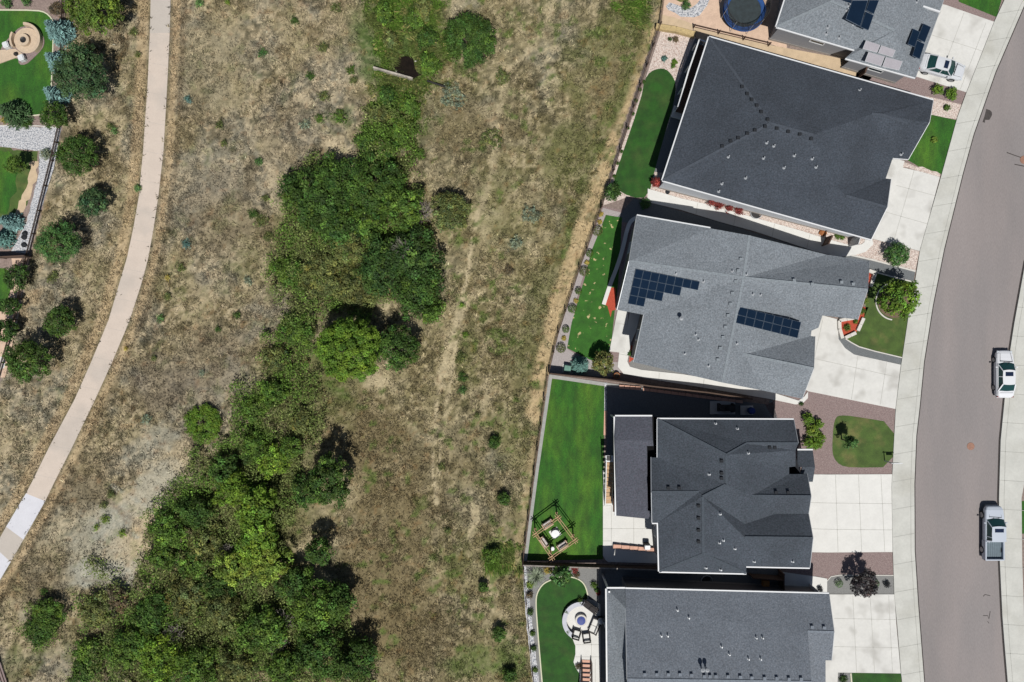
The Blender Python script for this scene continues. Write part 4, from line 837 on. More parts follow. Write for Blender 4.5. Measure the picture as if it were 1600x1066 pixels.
# ------------------------------------------------------------------ street pieces
def simple(name, label, cat, loc, rz=0., group=None): return thing(name, label, cat, loc, rz, group)
def cyl_thing(name, label, cat, px, py, r, h, m, off=.02, group=None, prof=None):
    mb = MB(); x, y, z = PG(px, py, off); mb.lathe((x, y, z), prof or [(r,0),(r,h),(0,h+.01)], 24); o = mb.build(name, m); return tag(o, label, cat, group)
cyl_thing('manhole_cover', 'round rusty manhole cover in the middle of the street', 'manhole cover', 1516.5, 697.5, .38, .02, M['manhole'])
cyl_thing('manhole_cover', 'round rusty manhole cover at the right edge, between black tar lines', 'manhole cover', 1600, 250, .42, .02, M['manhole'])
cyl_thing('valve_lid', 'small round drain lid in the pale river rock beside the charcoal house', 'lid', 1043, 300, .24, .03, M['vent'])
r = thing('sign_post', 'white post with an arm standing at the pavement edge of the small olive lawn', 'sign post', PG(1382,720)); x, y, z = WL[r.name]
q = MB(); q.box((x, y, z+.95), (.09,.09,1.9)); q.build('post', M['white'], r); q = MB(); q.bar((x-.15, y, z+1.75), (x+.95, y, z+1.75), .07); q.build('arm', M['white'], r); q = MB(); q.box((x+.5, y, z+1.4), (.6,.02,.45)); q.build('panel', M['white'], r)
# ------------------------------------------------------------------ fourth lot: gazebo and its furniture
def Lw(c, dx, dy, rz): return (c[0]+dx*math.cos(rz)-dy*math.sin(rz), c[1]+dx*math.sin(rz)+dy*math.cos(rz))
hp = 2.15; cor = [P(871.5,809,hp), P(898,844.5,hp), P(862,870.5,hp), P(837,834.5,hp)]
c = tuple(sum(q[i] for q in cor)/4 for i in (0, 1))
pr = thing('gazebo', 'open timber gazebo frame on the big lawn, over three pale seats', 'gazebo', (c[0], c[1], 0))
for q in cor: b = MB(); b.box((q[0], q[1], hp/2), (.12,.12,hp)); b.box((q[0], q[1], .06), (.22,.22,.12)); b.build('post', M['wood'], pr)
for i in range(4):
    a = Vector(cor[i]); d = Vector(cor[(i+1) % 4]); e = (d-a).normalized(); n = Vector((-e.y, e.x, 0))
    for s_ in (-1, 1):
        b = MB(); zz = .09 if i % 2 else 0; b.bar(a-e*.38+n*.11*s_+Vector((0,0,zz)), d+e*.38+n*.11*s_+Vector((0,0,zz)), .05, .16); b.build('beam', M['wood'], pr)
    for t, u in ((a, e), (d, -e)): b = MB(); b.bar(t+u*.55+Vector((0,0,-.02)), t+Vector((0,0,-.6)), .08); b.build('brace', M['wood'], pr)
def bench(label, px, py, rz, L_=1.15, frame=M['wood'], cush=M['cushion'], W_=.62, group=None, name='lawn_chair', cat='chair', z0=0., two=False):
    x, y, z = PG(px, py, .02+z0); t = thing(name, label, cat, (x, y, z), rz, group)
    for sx in (-1, 1):
        for sy in (-1, 1): b = MB(); b.box((sx*(L_/2-.05), sy*(W_/2-.04), .2), (.07,.07,.4)); b.build('leg', frame, t, local=True)
        b = MB(); b.box((sx*(L_/2-.03), 0, .56), (.1, W_, .06)); b.box((sx*(L_/2-.03), W_/2-.05, .45), (.06,.06,.22)); b.build('armrest', frame, t, local=True)
    b = MB(); b.box((0, 0, .36), (L_-.1, W_, .07)); b.build('seat', frame, t, local=True)
    b = MB(); b.box((0, -W_/2+.02, .62), (L_-.04, .1, .55), rx=.15); b.build('backrest', frame, t, local=True)
    k = 2 if two else 1
    for i in range(k):
        wv = (L_-.24)/k; b = MB(); b.box((-(L_-.24)/2+wv*(i+.5), .04, .45), (wv-.03, W_-.16, .12)); b.build('cushion', cush, t, local=True, bevel=.03)
        b = MB(); b.box((-(L_-.24)/2+wv*(i+.5), -W_/2+.13, .66), (wv-.03, .12, .36), rx=.15); b.build('back_cushion', cush, t, local=True, bevel=.03)
    return t
wb = mat('bench_wood', alb(206,178,152), .85, (3,.08), (18,.15))
bench('wooden garden seat at the upper left inside the timber gazebo', 855, 817, R(33), 1.15, wb, M['cushion'], .5, 'seats in the timber gazebo')
bench('wooden garden seat at the lower left inside the timber gazebo', 850, 845, R(-57), 1.15, wb, M['cushion'], .5, 'seats in the timber gazebo')
bench('wooden garden seat at the lower right inside the timber gazebo', 878, 850, R(33), 1.15, wb, M['cushion'], .5, 'seats in the timber gazebo')
t = thing('garden_table', 'round white table on a square pale base in the middle of the timber gazebo', 'table', PG(867.5,833,.01)); x, y, z = WL[t.name]
b = MB(); b.lathe((x, y, z+.42), [(0,.0),(.42,0),(.42,.05),(0,.06)], 28); b.build('tabletop', M['white'], t); b = MB(); b.box((x, y, z+.22), (.3,.3,.42)); b.build('pedestal', M['cushion'], t); b = MB(); b.box((x, y, z+.02), (1.0,.95,.04), rz=R(33)); b.build('base', M['pale'], t)
cyl_thing('side_stool', 'small white side stool in the lower corner of the timber gazebo', 'stool', 863, 856, .16, .42, M['white'], prof=[(.15,0),(.19,.08),(.13,.2),(.2,.38),(.2,.43),(0,.44)])
# paver walls
def paver_row(label, a, b, n, h, wd=.5):
    A = Vector(PG(*a)); B = Vector(PG(*b)); t = thing('block_wall', label, 'wall', A)
    q = MB(); q.bar(A+Vector((0,0,h/2-.05)), B+Vector((0,0,h/2-.05)), wd-.08, h-.1); q.build('base', M['stone'], t)
    for i in range(n):
        p = A.lerp(B, (i+.5)/n); d = (B-A)/n; q = MB(); q.box((p.x, p.y, p.z+h-.03), (d.length-.03, wd, .1), rz=math.atan2(d.y, d.x)); q.build('cap_block', M['brick'], t, bevel=.015)
paver_row('low block wall with five pink caps at the lower end of the white patio', (957,852), (1022,858), 5, .45, .42)
paver_row('four pink capped blocks in a row by the slanting fence above the shaded gravel', (967,604), (1001,607), 4, .2, .38)
paver_row('long row of grey-brown blocks along the slanting fence in the shade', (1004,608), (1160,628), 14, .2, .3)
t = thing('grill_cart', 'grey box-shaped grill on the white patio beside the wall', 'grill', PG(1009,851,.1)); x, y, z = WL[t.name]
b = MB(); b.box((x, y, z+.4), (.6,.55,.8)); b.build('cabinet', M['blackp'], t, bevel=.02); b = MB(); b.box((x, y-.02, z+.92), (.66,.5,.24), taper=.8); b.build('lid', M['galv'], t, bevel=.03); b = MB(); b.tube((x-.25, y-.3, z+.92), (x+.25, y-.3, z+.92), .02); b.build('handle', M['galv'], t)
# stairs
def stair(label, top, bot, wd, h, n, tread, strg, rail=None, z0=0., railh=.95):
    A = Vector(P(top[0], top[1], h)); B = Vector(PG(bot[0], bot[1], z0)); t = thing('deck_stairs', label, 'stairs', B); d = (B-A); g = Vector((d.x, d.y, 0)).normalized(); s_ = Vector((-g.y, g.x, 0)); run = Vector((d.x, d.y, 0)).length/n
    for i in range(n):
        p = A+d*((i+.5)/n); b = MB(); b.box((p.x, p.y, p.z), (wd-.12, run*.8, .045), rz=math.atan2(s_.y, s_.x)); b.build('tread', tread, t)
    for k in (-1, 1):
        b = MB(); b.bar(A+s_*k*wd/2, B+s_*k*wd/2, .06, .28); b.build('stringer', strg, t)
        if rail:
            b = MB(); b.bar(A+s_*k*wd/2+Vector((0,0,railh)), B+s_*k*wd/2+Vector((0,0,railh)), .08, .06)
            for i in range(5): p = A.lerp(B, i/4)+s_*k*wd/2; b.bar(p, p+Vector((0,0,railh)), .05)
            b.build('handrail', rail, t)
    return t
stair('wooden stairs with white handrails from the rear deck down to the white patio', (952.5,716), (950.5,787), .85, 2.7, 12, M['wood'], M['white'], M['white'])
b = MB(); x0_, y0_, _ = P(946,712,2.7); x1_, y1_, _ = P(960,722,2.7); b.prism([(x0_, y0_),(x1_, y0_),(x1_, y1_),(x0_, y1_)], 2.55, 2.7); b.build('landing', M['white'], RD); b = MB(); b.box((P(951,716.5,2.74)[0], P(951,716.5,2.74)[1], 2.74), (.4,.45,.06)); b.build('mat', M['blackp'], RD)
stair('stained wooden stairs with black handrails at the bottom edge of the curved patio', (916.5,1110), (916,1030), 1.0, 2.4, 11, M['brick'], M['wood_dark'], M['blackp'])
# units between houses C and D
t = thing('ac_unit', 'black outdoor unit with splayed ends on a pale pad in the shade between two houses', 'air conditioner', PG(1131,637,.02)); x, y, z = WL[t.name]
b = MB(); b.box((x, y, z+.05), (2.9,1.35,.1)); b.build('pad', M['conc'], t); b = MB(); b.box((x+.1, y, z+.5), (1.5,.6,.75)); b.box((x-.6, y+.05, z+.5), (.3,.85,.8), taper=.8); b.box((x+.8, y, z+.5), (.3,.95,.8), taper=.8); b.build('casing', M['blackp'], t, bevel=.04)
b = MB(); b.lathe((x+.1, y, z+.88), [(.24,0),(.24,.04),(0,.05)], 18); b.build('fan', M['vent'], t)
t = thing('rain_barrel', 'blue barrel on a pale slab in the shade beside the house', 'barrel', PG(1171,641,.02)); x, y, z = WL[t.name]
b = MB(); b.box((x-.3, y, z+.04), (1.3,.95,.08)); b.build('slab', M['conc'], t); b = MB(); b.lathe((x, y, z+.08), [(.3,0),(.36,.3),(.36,.6),(.3,.85),(0,.87)], 22); b.build('drum', M['blue'], t); b = MB(); b.lathe((x, y, z+.95), [(.3,0),(.3,.04),(0,.05)], 20); b.build('lid', M['blue_deep'], t)
# strip between houses D and E
t = thing('storage_chest', 'orange wooden chest in the dark gap between the two lowest houses', 'chest', PG(1194,910,.02)); x, y, z = WL[t.name]
b = MB(); b.box((x, y, z+.3), (.6,.7,.6)); b.build('box', M['orange'], t, bevel=.02); b = MB(); b.box((x, y, z+.64), (.66,.76,.07)); b.build('lid', M['orange'], t, bevel=.015); b = MB(); b.box((x, y-.4, z+.45), (.1,.04,.06)); b.build('handle', M['galv'], t)
def gate(label, a, b_, h=1.7, n=9):
    A = Vector(PG(*a)); B = Vector(PG(*b_)); t = thing('side_gate', label, 'gate', A)
    for e in (A, B): q = MB(); q.box((e.x, e.y, e.z+h/2), (.13,.13,h+.1)); q.build('post', M['wood_dark'], t)
    q = MB()
    for i in range(n): p = A.lerp(B, (i+.5)/n); q.box((p.x, p.y, p.z+h/2), ((B-A).length/n-.01, .03, h-.1), rz=math.atan2((B-A).y, (B-A).x))
    q.build('board_panel', M['fence'], t); q = MB(); q.bar(A+Vector((0,0,h)), B+Vector((0,0,h)), .1, .06); q.build('top_rail', M['wood_dark'], t)
gate('brown gate in the dark gap beside the orange chest', (1170,896), (1215,899))
gate('second brown gate below the orange chest, closing the gap', (1216,890), (1216,918))
def window_well(label, px, py, rz, off=.02):
    x, y, z = PG(px, py, off); t = thing('window_well', label, 'window well', (x, y, z), rz); q = MB()
    q.lathe((0,0,0), [(.62,0),(.62,.22),(.57,.22),(.57,0)], 20, 0, math.pi); q.build('rim', M['galv'], t, local=True); q = MB(); q.lathe((0,0,.01), [(.0,0),(.57,0),(.57,.02),(0,.02)], 20, 0, math.pi); q.build('grate', M['blackp'], t, local=True)
window_well('metal window well in the dark gap beside the slate-roofed house', 1104, 908, 0)
window_well('white-rimmed window well in the rock strip beside the charcoal house', 1181, 333, R(164))
# fifth lot patio
t = thing('fire_pit', 'round white stone fire pit with a blue cover on the curved patio', 'fire pit', PG(907.5,967.5,.07)); x, y, z = WL[t.name]
b = MB(); b.lathe((x, y, z), [(.62,0),(.62,.42),(.44,.42),(.44,0)], 32); b.build('ring', M['stone_white'], t, bevel=.01); b = MB(); b.lathe((x, y, z+.4), [(.44,.0),(.44,.06),(.2,.1),(0,.11)], 28); b.build('cover', M['blue_deep'], t)
t = thing('seat_wall', 'curved pale seat wall round the outer edge of the circular patio', 'seat wall', PG(908,968,.05)); x, y, z = WL[t.name]
b = MB(); b.lathe((x, y, z), [(1.6,0),(1.6,.42),(1.95,.42),(1.95,0)], 30, R(68), R(236)); b.build('base', M['stone'], t); b = MB(); b.lathe((x, y, z+.42), [(1.55,0),(1.55,.07),(2.0,.07),(2.0,0)], 30, R(66), R(237)); b.build('coping', mat('coping_grey', alb(208,210,220), .9, (3,.05), (9,.05)), t)
bench('black wicker armchair with white cushions, left of the pair below the fire pit', 900, 988, R(-17), .82, M['rubber'], M['pale'], .8, 'wicker seats on the curved patio', 'patio_chair', z0=.05)
bench('black wicker armchair with white cushions, right of the pair below the fire pit', 915.5, 993, R(7), .82, M['rubber'], M['pale'], .8, 'wicker seats on the curved patio', 'patio_chair', z0=.05)
bench('long black wicker sofa with pale cushions on the side of the patio near the house', 928, 975, R(68), 1.6, M['rubber'], M['pale'], .8, 'wicker seats on the curved patio', 'patio_sofa', 'sofa', .05, True)
bench('black curved-back wicker sofa at the top of the patio', 921, 946, R(143), 1.7, M['rubber'], M['rubber'], .7, 'wicker seats on the curved patio', 'patio_sofa', 'sofa', .05, True)
for (px, py, tx) in ((934,962,'on the dark edge of the patio near the house'),):
    t = thing('grill_cart', 'round-lidded grill '+tx, 'grill', PG(937,966,.05)); x, y, z = WL[t.name]
    b = MB(); b.box((x, y, z+.4), (.5,.5,.8)); b.build('cabinet', M['blackp'], t, bevel=.02); b = MB(); b.lathe((x, y, z+.8), [(.34,0),(.33,.1),(.2,.24),(0,.28)], 20); b.build('lid', M['galv'], t)
# third lot bits
t = thing('utility_box', 'green utility box in the grey gravel at the fence corner', 'utility box', PG(886,576,.02)); x, y, z = WL[t.name]
b = MB(); b.box((x, y, z+.04), (1.0,.9,.08), rz=-.15); b.build('pad', M['conc'], t); b = MB(); b.box((x, y, z+.42), (.72,.72,.7), rz=-.15, taper=.94); b.build('housing', M['green_box'], t, bevel=.03); b = MB(); b.box((x, y-.39, z+.4), (.5,.03,.4), rz=-.15); b.build('door', M['green_box'], t)
t = thing('barrel_planter', 'round orange-brown barrel planter beside the slanting fence', 'planter', PG(963,587,.02)); x, y, z = WL[t.name]
b = MB(); b.lathe((x, y, z), [(.28,0),(.36,.3),(.34,.5),(.28,.5),(.28,.42),(0,.42)], 20); b.build('barrel', M['terra'], t); b = MB(); b.lathe((x, y, z+.43), [(.27,0),(0,.04)], 16); b.build('soil', M['soil'], t)
def block_border(label, line, wd=.34, h=.3, m=None):
    pts = [Vector(PG(*p)) for p in line]; t = thing('garden_wall', label, 'garden wall', pts[0])
    for a, b_ in zip(pts[:-1], pts[1:]):
        k = max(1, int((b_-a).length/.6))
        for i in range(k):
            p = a.lerp(b_, (i+.5)/k); d = (b_-a)/k; q = MB(); q.box((p.x, p.y, p.z+h/2), (d.length-.02, wd, h), rz=math.atan2(d.y, d.x)); q.build('block', m or M['stone_white'], t, bevel=.015)
block_border('white block wall round the red mulch bed at the front of the house with solar arrays', [(1333,497),(1310,501),(1310.5,514),(1315,529)])
block_border('white block wall on the lawn side of the red mulch bed', [(1319,528),(1336,520)]); block_border('slanting white block wall between the red mulch and the olive lawn', [(1339,517),(1348,497)])
block_border('short white block wall at the upper corner of the olive front lawn', [(1356,423),(1366,427),(1359,448)])
q = MB(); x, y, z = PG(1397,471,.02); q.lathe((x, y, z), [(1.95,0),(1.95,.12),(1.83,.12),(1.83,0)], 40, R(110), R(262)); tag(q.build('tree_ring', M['stone_white']), 'white curved edging ring round the base of the big front-lawn tree', 'edging')
sheet('mulch_bed', [(1397+26*math.cos(t*.3), 471+26*math.sin(t*.3)) for t in range(21)], M['soil'], 7)
# trampoline
x, y, z = PG(1159,22,.02); t = thing('trampoline', 'round netted trampoline with a blue pad, cut by the top edge', 'trampoline', (x, y, z)); q = MB(); Rr = 2.15
q.lathe((0,0,.85), [(0,0),(Rr-.3,0),(Rr-.3,.02),(0,.02)], 40); q.build('bounce_mat', M['mesh_black'], t, local=True); q = MB(); q.lathe((0,0,.86), [(Rr-.48,0),(Rr-.44,.05),(Rr+.02,.05),(Rr+.04,0)], 40); q.build('safety_pad', M['blue'], t, local=True)
for i in range(8):
    a = i*math.pi/4+.2; cx_, sy_ = math.cos(a), math.sin(a); q = MB(); q.tube((Rr*cx_, Rr*sy_, 0), (Rr*cx_, Rr*sy_, 2.5), .025); q.build('net_pole', M['galv'], t, local=True)
q = MB(); q.lathe((0,0,2.48), [(Rr-.02,0),(Rr-.02,.04),(Rr+.03,.04),(Rr+.03,0)], 40); q.build('top_hoop', M['blackp'], t, local=True)
q = MB()
for i in range(60):
    a = i*math.pi/30; q.bar((Rr*.985*math.cos(a), Rr*.985*math.sin(a), .9), (Rr*.985*math.cos(a), Rr*.985*math.sin(a), 2.5), .008)
for k in range(9): q.lathe((0,0,.98+k*.18), [(Rr*.98,0),(Rr*.98,.008),(Rr*.99,.008),(Rr*.99,0)], 40)
q.build('safety_net', M['blackp'], t, local=True)
# rear deck of house B
RB = HOUSES['large house '][0]
b = MB(); dk = [P(*p)[:2] for p in ((1089,68,2.7),(1112,76,2.7),(1076,180,2.7),(1056,174,2.7))]; b.prism(dk, 2.5, 2.7); b.build('deck_floor', M['wood_dark'], RB)
b = MB(); pp = [Vector(P(*p)) for p in ((1107,74,2.7),(1089,68,2.7),(1072,117,2.7),(1056,172,2.7))]
for a, e in zip(pp[:-1], pp[1:]):
    b.bar(a+Vector((0,0,1)), e+Vector((0,0,1)), .14, .06); k = int((e-a).length/.5)
    for i in range(k+1): p = a.lerp(e, i/k); b.bar(p, p+Vector((0,0,1)), .04)
b.build('deck_railing', M['white'], RB)
b = MB(); x, y, z = P(1058,176,1.9); b.box((x, y, z), (1.0,1.2,.12), rz=R(-16)); b.build('stair_landing', M['conc'], RB)
for i in range(4): b = MB(); p = pp[1].lerp(pp[3], i/3); b.box((p.x, p.y, 1.25), (.16,.16,2.5)); b.build('deck_post', M['white'], RB)
# west yard: fire pit plaza
x, y, z = PG(40,64.5,.09); t = thing('fire_pit', 'round stone fire pit with a dark iron bowl in the tan plaza', 'fire pit', (x, y, z)); b = MB(); b.lathe((x, y, z), [(.62,0),(.62,.35),(.32,.35),(.32,0)], 30); b.build('ring', M['paver'], t, bevel=.01)
b = MB(); b.lathe((x, y, z+.25), [(.32,.08),(.2,.02),(0,0)], 24); b.build('bowl', M['blackp'], t)
def arc_wall(label, px, py, r0, r1, h, a0, a1, m):
    x, y, z = PG(px, py, .08); b = MB(); b.lathe((x, y, z), [(r0,0),(r0,h),(r1,h),(r1,0)], 26, R(a0), R(a1)); tag(b.build('curved_wall', m), label, 'garden wall')
arc_wall('tall curved retaining wall on the far side of the tan plaza', 42.7, 64, 1.42, 1.7, .55, -50, 92, M['paver']); arc_wall('short curved wall on the left side of the tan plaza', 42.7, 64, 1.35, 1.55, .45, 150, 212, M['paver'])
for (px, py, tx) in ((14,73,'by the left end of the tan plaza'), (38,93,'in the lower corner of the plaza border')):
    x, y, z = PG(px, py, .06); t = thing('boulder_seat', 'white faceted cube seat '+tx, 'seat', (x, y, z), R(20)); b = MB(); b.box((0,0,.3), (.62,.62,.6)); b.build('seat', M['white'], t, local=True, bevel=.08); b = MB(); b.box((0,0,.03), (.7,.7,.06)); b.build('plinth', M['stone'], t, local=True)
cyl_thing('stone_sphere', 'small dark round ornament beside the plaza walk', 'ornament', 27, 86, .2, .3, M['blackp'], .09, prof=[(.1,0),(.2,.12),(.2,.24),(.1,.36),(0,.38)])
def rock(label, px, py, r, m, cat='rock', group=None, name='rock'):
    bm = bmesh.new(); bmesh.ops.create_icosphere(bm, subdivisions=2, radius=1); x, y, z = PG(px, py, r*.25); 
    for v in bm.verts: v.co = Vector((v.co.x*r*1.1, v.co.y*r*.9, v.co.z*r*.6))*random.uniform(.85, 1.12)+Vector((x, y, z))
    me = bpy.data.meshes.new(name); bm.to_mesh(me); bm.free(); me.materials.append(m); tag(link(name, me), label, cat, group)
for (px, py, tx) in ((39.5,365,'topmost'), (38.5,371,'middle'), (38.5,383,'lowest')): rock(tx+' of the three dark boulders on the white rock bed', px, py, .3, M['vent'], group='dark boulders on white rock')
for i, (px, py, tx) in enumerate(((667,107,'white stone above the culvert headwall at the pool edge'),(639,114,'largest white stone in the dark culvert pool'),(618,112,'white stone at the left end of the culvert pool'),(650,96,'white stone at the top right of the culvert pool'))): rock(tx, px if i else 631, py if i else 92, .14 if i != 1 else .2, M['stone_white'])
# ------------------------------------------------------------------ vegetation
M['leaf'] = attr_mat('foliage', .65, (3, .12), (0, 0), transl=.26)
M['blade'] = attr_mat('dry_blades', .9, (0, 0), (0, 0), transl=.1)
def rand_dirs(n, zmin=-.25):
    z = rng.uniform(zmin, 1, n); a = rng.uniform(0, 2*np.pi, n); r = np.sqrt(1-z*z); return np.stack([r*np.cos(a), r*np.sin(a), z], 1)
def leaf_quads(c, nrm, size, asp=.55, tilt=.7):
    """one folded leaf quad per centre"""
    n = len(c); nn = nrm+rng.normal(0, tilt, (n, 3)); nn /= np.linalg.norm(nn, axis=1, keepdims=True)
    t = rng.normal(0, 1, (n, 3)); t -= nn*(t*nn).sum(1, keepdims=True); t /= np.linalg.norm(t, axis=1, keepdims=True); b = np.cross(nn, t)
    s = (size*rng.uniform(.6, 1.35, n))[:, None]; u = t*s/2; v = b*s*asp/2
    return np.stack([c-u, c-v, c+u, c+v], 1)
def crown_arrays(c, r, rz, col, n_leaf, leaf=.26, clump=.42, var=.3, lump=.22, yellow=0., seed=None, gap=.25, tilt=.7, flat=0.):
    c = np.array(c, float); area = max(.6, r*r); nc = int(36*area**.9/(clump/.42)**1.6)+34
    d = rand_dirs(nc, -.2); ph = rng.uniform(0, 6.28, 4)
    az = np.arctan2(d[:, 1], d[:, 0]); lm = 1+lump*(np.sin(az*2+ph[0])*.35+np.sin(az*3+ph[1])*.35+np.sin(az*5+ph[2])*.3+np.sin(az*9+ph[3])*.2)
    rad = rng.uniform(.3 if r > .9 else .02, 1., nc)**.5*lm
    cc = c+np.stack([d[:, 0]*r*rad, d[:, 1]*r*rad, d[:, 2]*rz*rad*(1-flat*.3)], 1)
    keep = rng.random(nc) > gap*.5; cc = cc[keep]; d = d[keep]; nc = len(cc)
    k = rng.integers(0, nc, n_leaf); off = rng.normal(0, 1, (n_leaf, 3)); off /= np.linalg.norm(off, axis=1, keepdims=True)
    pos = cc[k]+off*(clump*rng.uniform(.3, 1, n_leaf)**.6)[:, None]*np.array([1, 1, .7]); nrm = d[k]*.6+off*.8+np.array([0, 0, .7])
    V = leaf_quads(pos, nrm, leaf, tilt=tilt)
    cb = np.exp(rng.normal(0, var, nc))[k]*np.exp(rng.normal(0, .18, n_leaf)); hue = rng.normal(0, 1, nc)[k]
    Cc = np.array(col)[None]*cb[:, None]; Cc = Cc*(1+np.stack([hue*.12+yellow*rng.random(n_leaf), hue*.02, -hue*.06], 1)); return V, np.clip(Cc, .003, .8)
G = {  # foliage albedos
 'dark': (.040,.080,.014), 'deep': (.034,.070,.015), 'mid': (.062,.112,.017), 'bright': (.090,.160,.018), 'lime': (.125,.185,.028), 'olive': (.092,.112,.034), 'pine': (.040,.078,.030), 'blue': (.115,.200,.190), 'teal': (.075,.150,.130),
 'sage': (.150,.180,.120), 'red': (.180,.035,.030), 'plum': (.030,.032,.034), 'brown': (.100,.078,.045), 'ball': (.085,.160,.050), 'emer': (.052,.115,.030), 'gold': (.300,.240,.060)}
G = {k: tuple(q*1.25 for q in v) for k, v in G.items()}
def gzf(x, y): return float(gz(x, y))
def trunk_mesh(x, y, z0, h, r, m, root, limbs=5, spread=.5):
    b = MB(); b.tube((x, y, z0-.2), (x, y, z0+h*.5), .05+r*.045, .03+r*.03, 8); tp = Vector((x, y, z0+h*.45))
    for i in range(limbs):
        a = i*6.283/limbs+random.random(); e = tp+Vector((math.cos(a)*r*spread, math.sin(a)*r*spread, h*random.uniform(.15, .4))); s_ = tp+Vector((0,0,-h*random.uniform(0, .2)))
        b.tube(s_, e, .025+r*.018, .012, 6); b.tube(e, e+Vector((math.cos(a+.5)*r*.3, math.sin(a+.5)*r*.3, h*.1)), .014, .006, 5)
    return b.build('trunk', m, root)
def tree(label, px, py, rpx, h, col, cat='tree', name=None, leaf=.26, dens=1., group=None, var=.36, lump=.16, sq=(1, 1), gap=.08, clump=.42, yellow=0., lowcut=.25, tilt=.7, limbs=5):
    hc = h*.6; z = 0
    for _ in range(4): x, y, _z = P(px, py, z+hc); z = gzf(x, y)
    r = rpx/S*(HC-z-hc)/HC; rz_ = h-hc; name = name or ('broadleaf_tree' if h > 2.6 else 'bush')
    root = thing(name, label, cat, (x, y, z), 0, group)
    n = int((900*r*r+400)*dens*(.26/leaf)**1.25); V, Cc = crown_arrays((0,0,hc), r, rz_, G[col], n, leaf, clump*min(1, .35+r*.22), var, lump, yellow, gap=gap, tilt=tilt)
    V = V*np.array([sq[0], sq[1], 1]); V[:, :, 2] = np.maximum(V[:, :, 2], .04)
    base = quads_mesh('crown', V, Cc, M['leaf'], root, (0,0,0)); WL[base.name] = (x, y, z)
    trunk_mesh(x, y, z, h, r, M['bark'], root, limbs); return root
def spruce(label, px, py, rpx, h, col, group=None, cat='spruce', name='spruce_tree', dens=1., nleaf=26, up=0.):
    hc = h*.35; x, y, _ = P(px, py, hc); z = gzf(x, y); r = rpx/S*(HC-hc)/HC; root = thing(name, label, cat, (x, y, z), 0, group); Vs = []; Cs = []
    nt = int(h*3.2)+4
    for i in range(nt):
        t = i/(nt-1); rr = r*(1-t)**.85*.98+.08; zz = h*(.1+.9*t); nb = max(4, int(14*(1-t)+5))
        for j in range(nb):
            a = j*6.283/nb+i*.7+random.uniform(-.12, .12); L_ = rr*random.uniform(.82, 1.08); s_ = np.sort(rng.uniform(.12, 1, int(nleaf*dens*max(.35, L_/1.4))))
            lat = rng.normal(0, .1, len(s_))*(1.15-s_*.6)*max(.5, L_); dx = math.cos(a); dy = math.sin(a)
            c = np.stack([dx*L_*s_-dy*lat, dy*L_*s_+dx*lat, zz-.14*L_*s_+.08*L_*s_**2+up*s_], 1); dr = np.stack([dx-dy*np.sign(lat)*.55, dy+dx*np.sign(lat)*.55, np.full(len(s_), .05)], 1); dr /= np.linalg.norm(dr, axis=1, keepdims=True)
            pr_ = np.stack([-dr[:, 1], dr[:, 0], rng.normal(0, .3, len(s_))], 1); ln_ = (.2*rng.uniform(.7, 1.3, len(s_)))[:, None]; u = dr*ln_; v = pr_*.055
            Vs.append(np.stack([c-v*.8, c+u*.1-v, c+u, c+v], 1)); k = np.exp(rng.normal(0, .22))*(.75+.5*s_)
            Cs.append(np.array(G[col])[None]*k[:, None]*np.exp(rng.normal(0, .15, (len(s_), 1))))
    o = quads_mesh('crown', np.concatenate(Vs), np.clip(np.concatenate(Cs), 0, .8), M['leaf'], root); WL[o.name] = (x, y, z)
    b = MB(); b.tube((x, y, z-.2), (x, y, z+h*.97), .04+r*.05, .01, 8); b.build('trunk', M['bark'], root); return root
def shrub(label, px, py, rpx, h, col, group=None, cat='shrub', name='shrub', leaf=.13, dens=1., lump=.1, gap=.1, var=.2, clump=.2, ball=False):
    x, y, z = PG(px, py, .02); z = gzf(x, y); x, y, _ = P(px, py, z+h*.5); r = rpx/S; n = int((1500*r*r+70)*dens)
    V, Cc = crown_arrays((x, y, z+h*.42), r*.9, h*.58, G[col], n, leaf, clump*.7 if not ball else .08, var, lump, gap=gap)
    if ball: d = rand_dirs(n, -.1); p = np.array([x, y, z+h*.42])+d*np.array([r, r, h*.58])*rng.uniform(.9, 1.03, (n, 1)); V = leaf_quads(p, d, leaf, .6, .5); Cc = np.array(G[col])[None]*np.exp(rng.normal(0, .2, (n, 1)))
    o = quads_mesh(name, V, np.clip(Cc, 0, .8), M['leaf'], None, (x, y, z)); o.location = (x, y, z); return tag(o, label, cat, group)
def spiky(label, px, py, rpx, h, col, n=60, group=None, name='ornamental_grass', cat='ornamental grass'):
    x, y, z = PG(px, py, 0); r = rpx/S; a = rng.uniform(0, 6.28, n); L_ = r*rng.uniform(.6, 1.05, n); V = []; Cc = []
    dx = np.cos(a); dy = np.sin(a)
    for s0, s1 in ((.05,.5),(.5,.85),(.85,1.)):
        def pt(s_, w_): hh = h*np.sin(s_*2.2)*(.7+.3*np.sin(a*3)); return np.stack([dx*L_*s_-dy*w_, dy*L_*s_+dx*w_, hh+.03], 1)
        w0 = .035*(1-s0*.6)*r; w1 = .035*(1-s1*.8)*r; V.append(np.stack([pt(s0,-w0), pt(s0,w0), pt(s1,w1), pt(s1,-w1)], 1)); Cc.append(np.array(G[col])[None]*np.exp(rng.normal(0, .3, (n, 1))))
    o = quads_mesh(name, np.concatenate(V), np.clip(np.concatenate(Cc), 0, .8), M['leaf']); o.location = (x, y, z); return tag(o, label, cat, group)
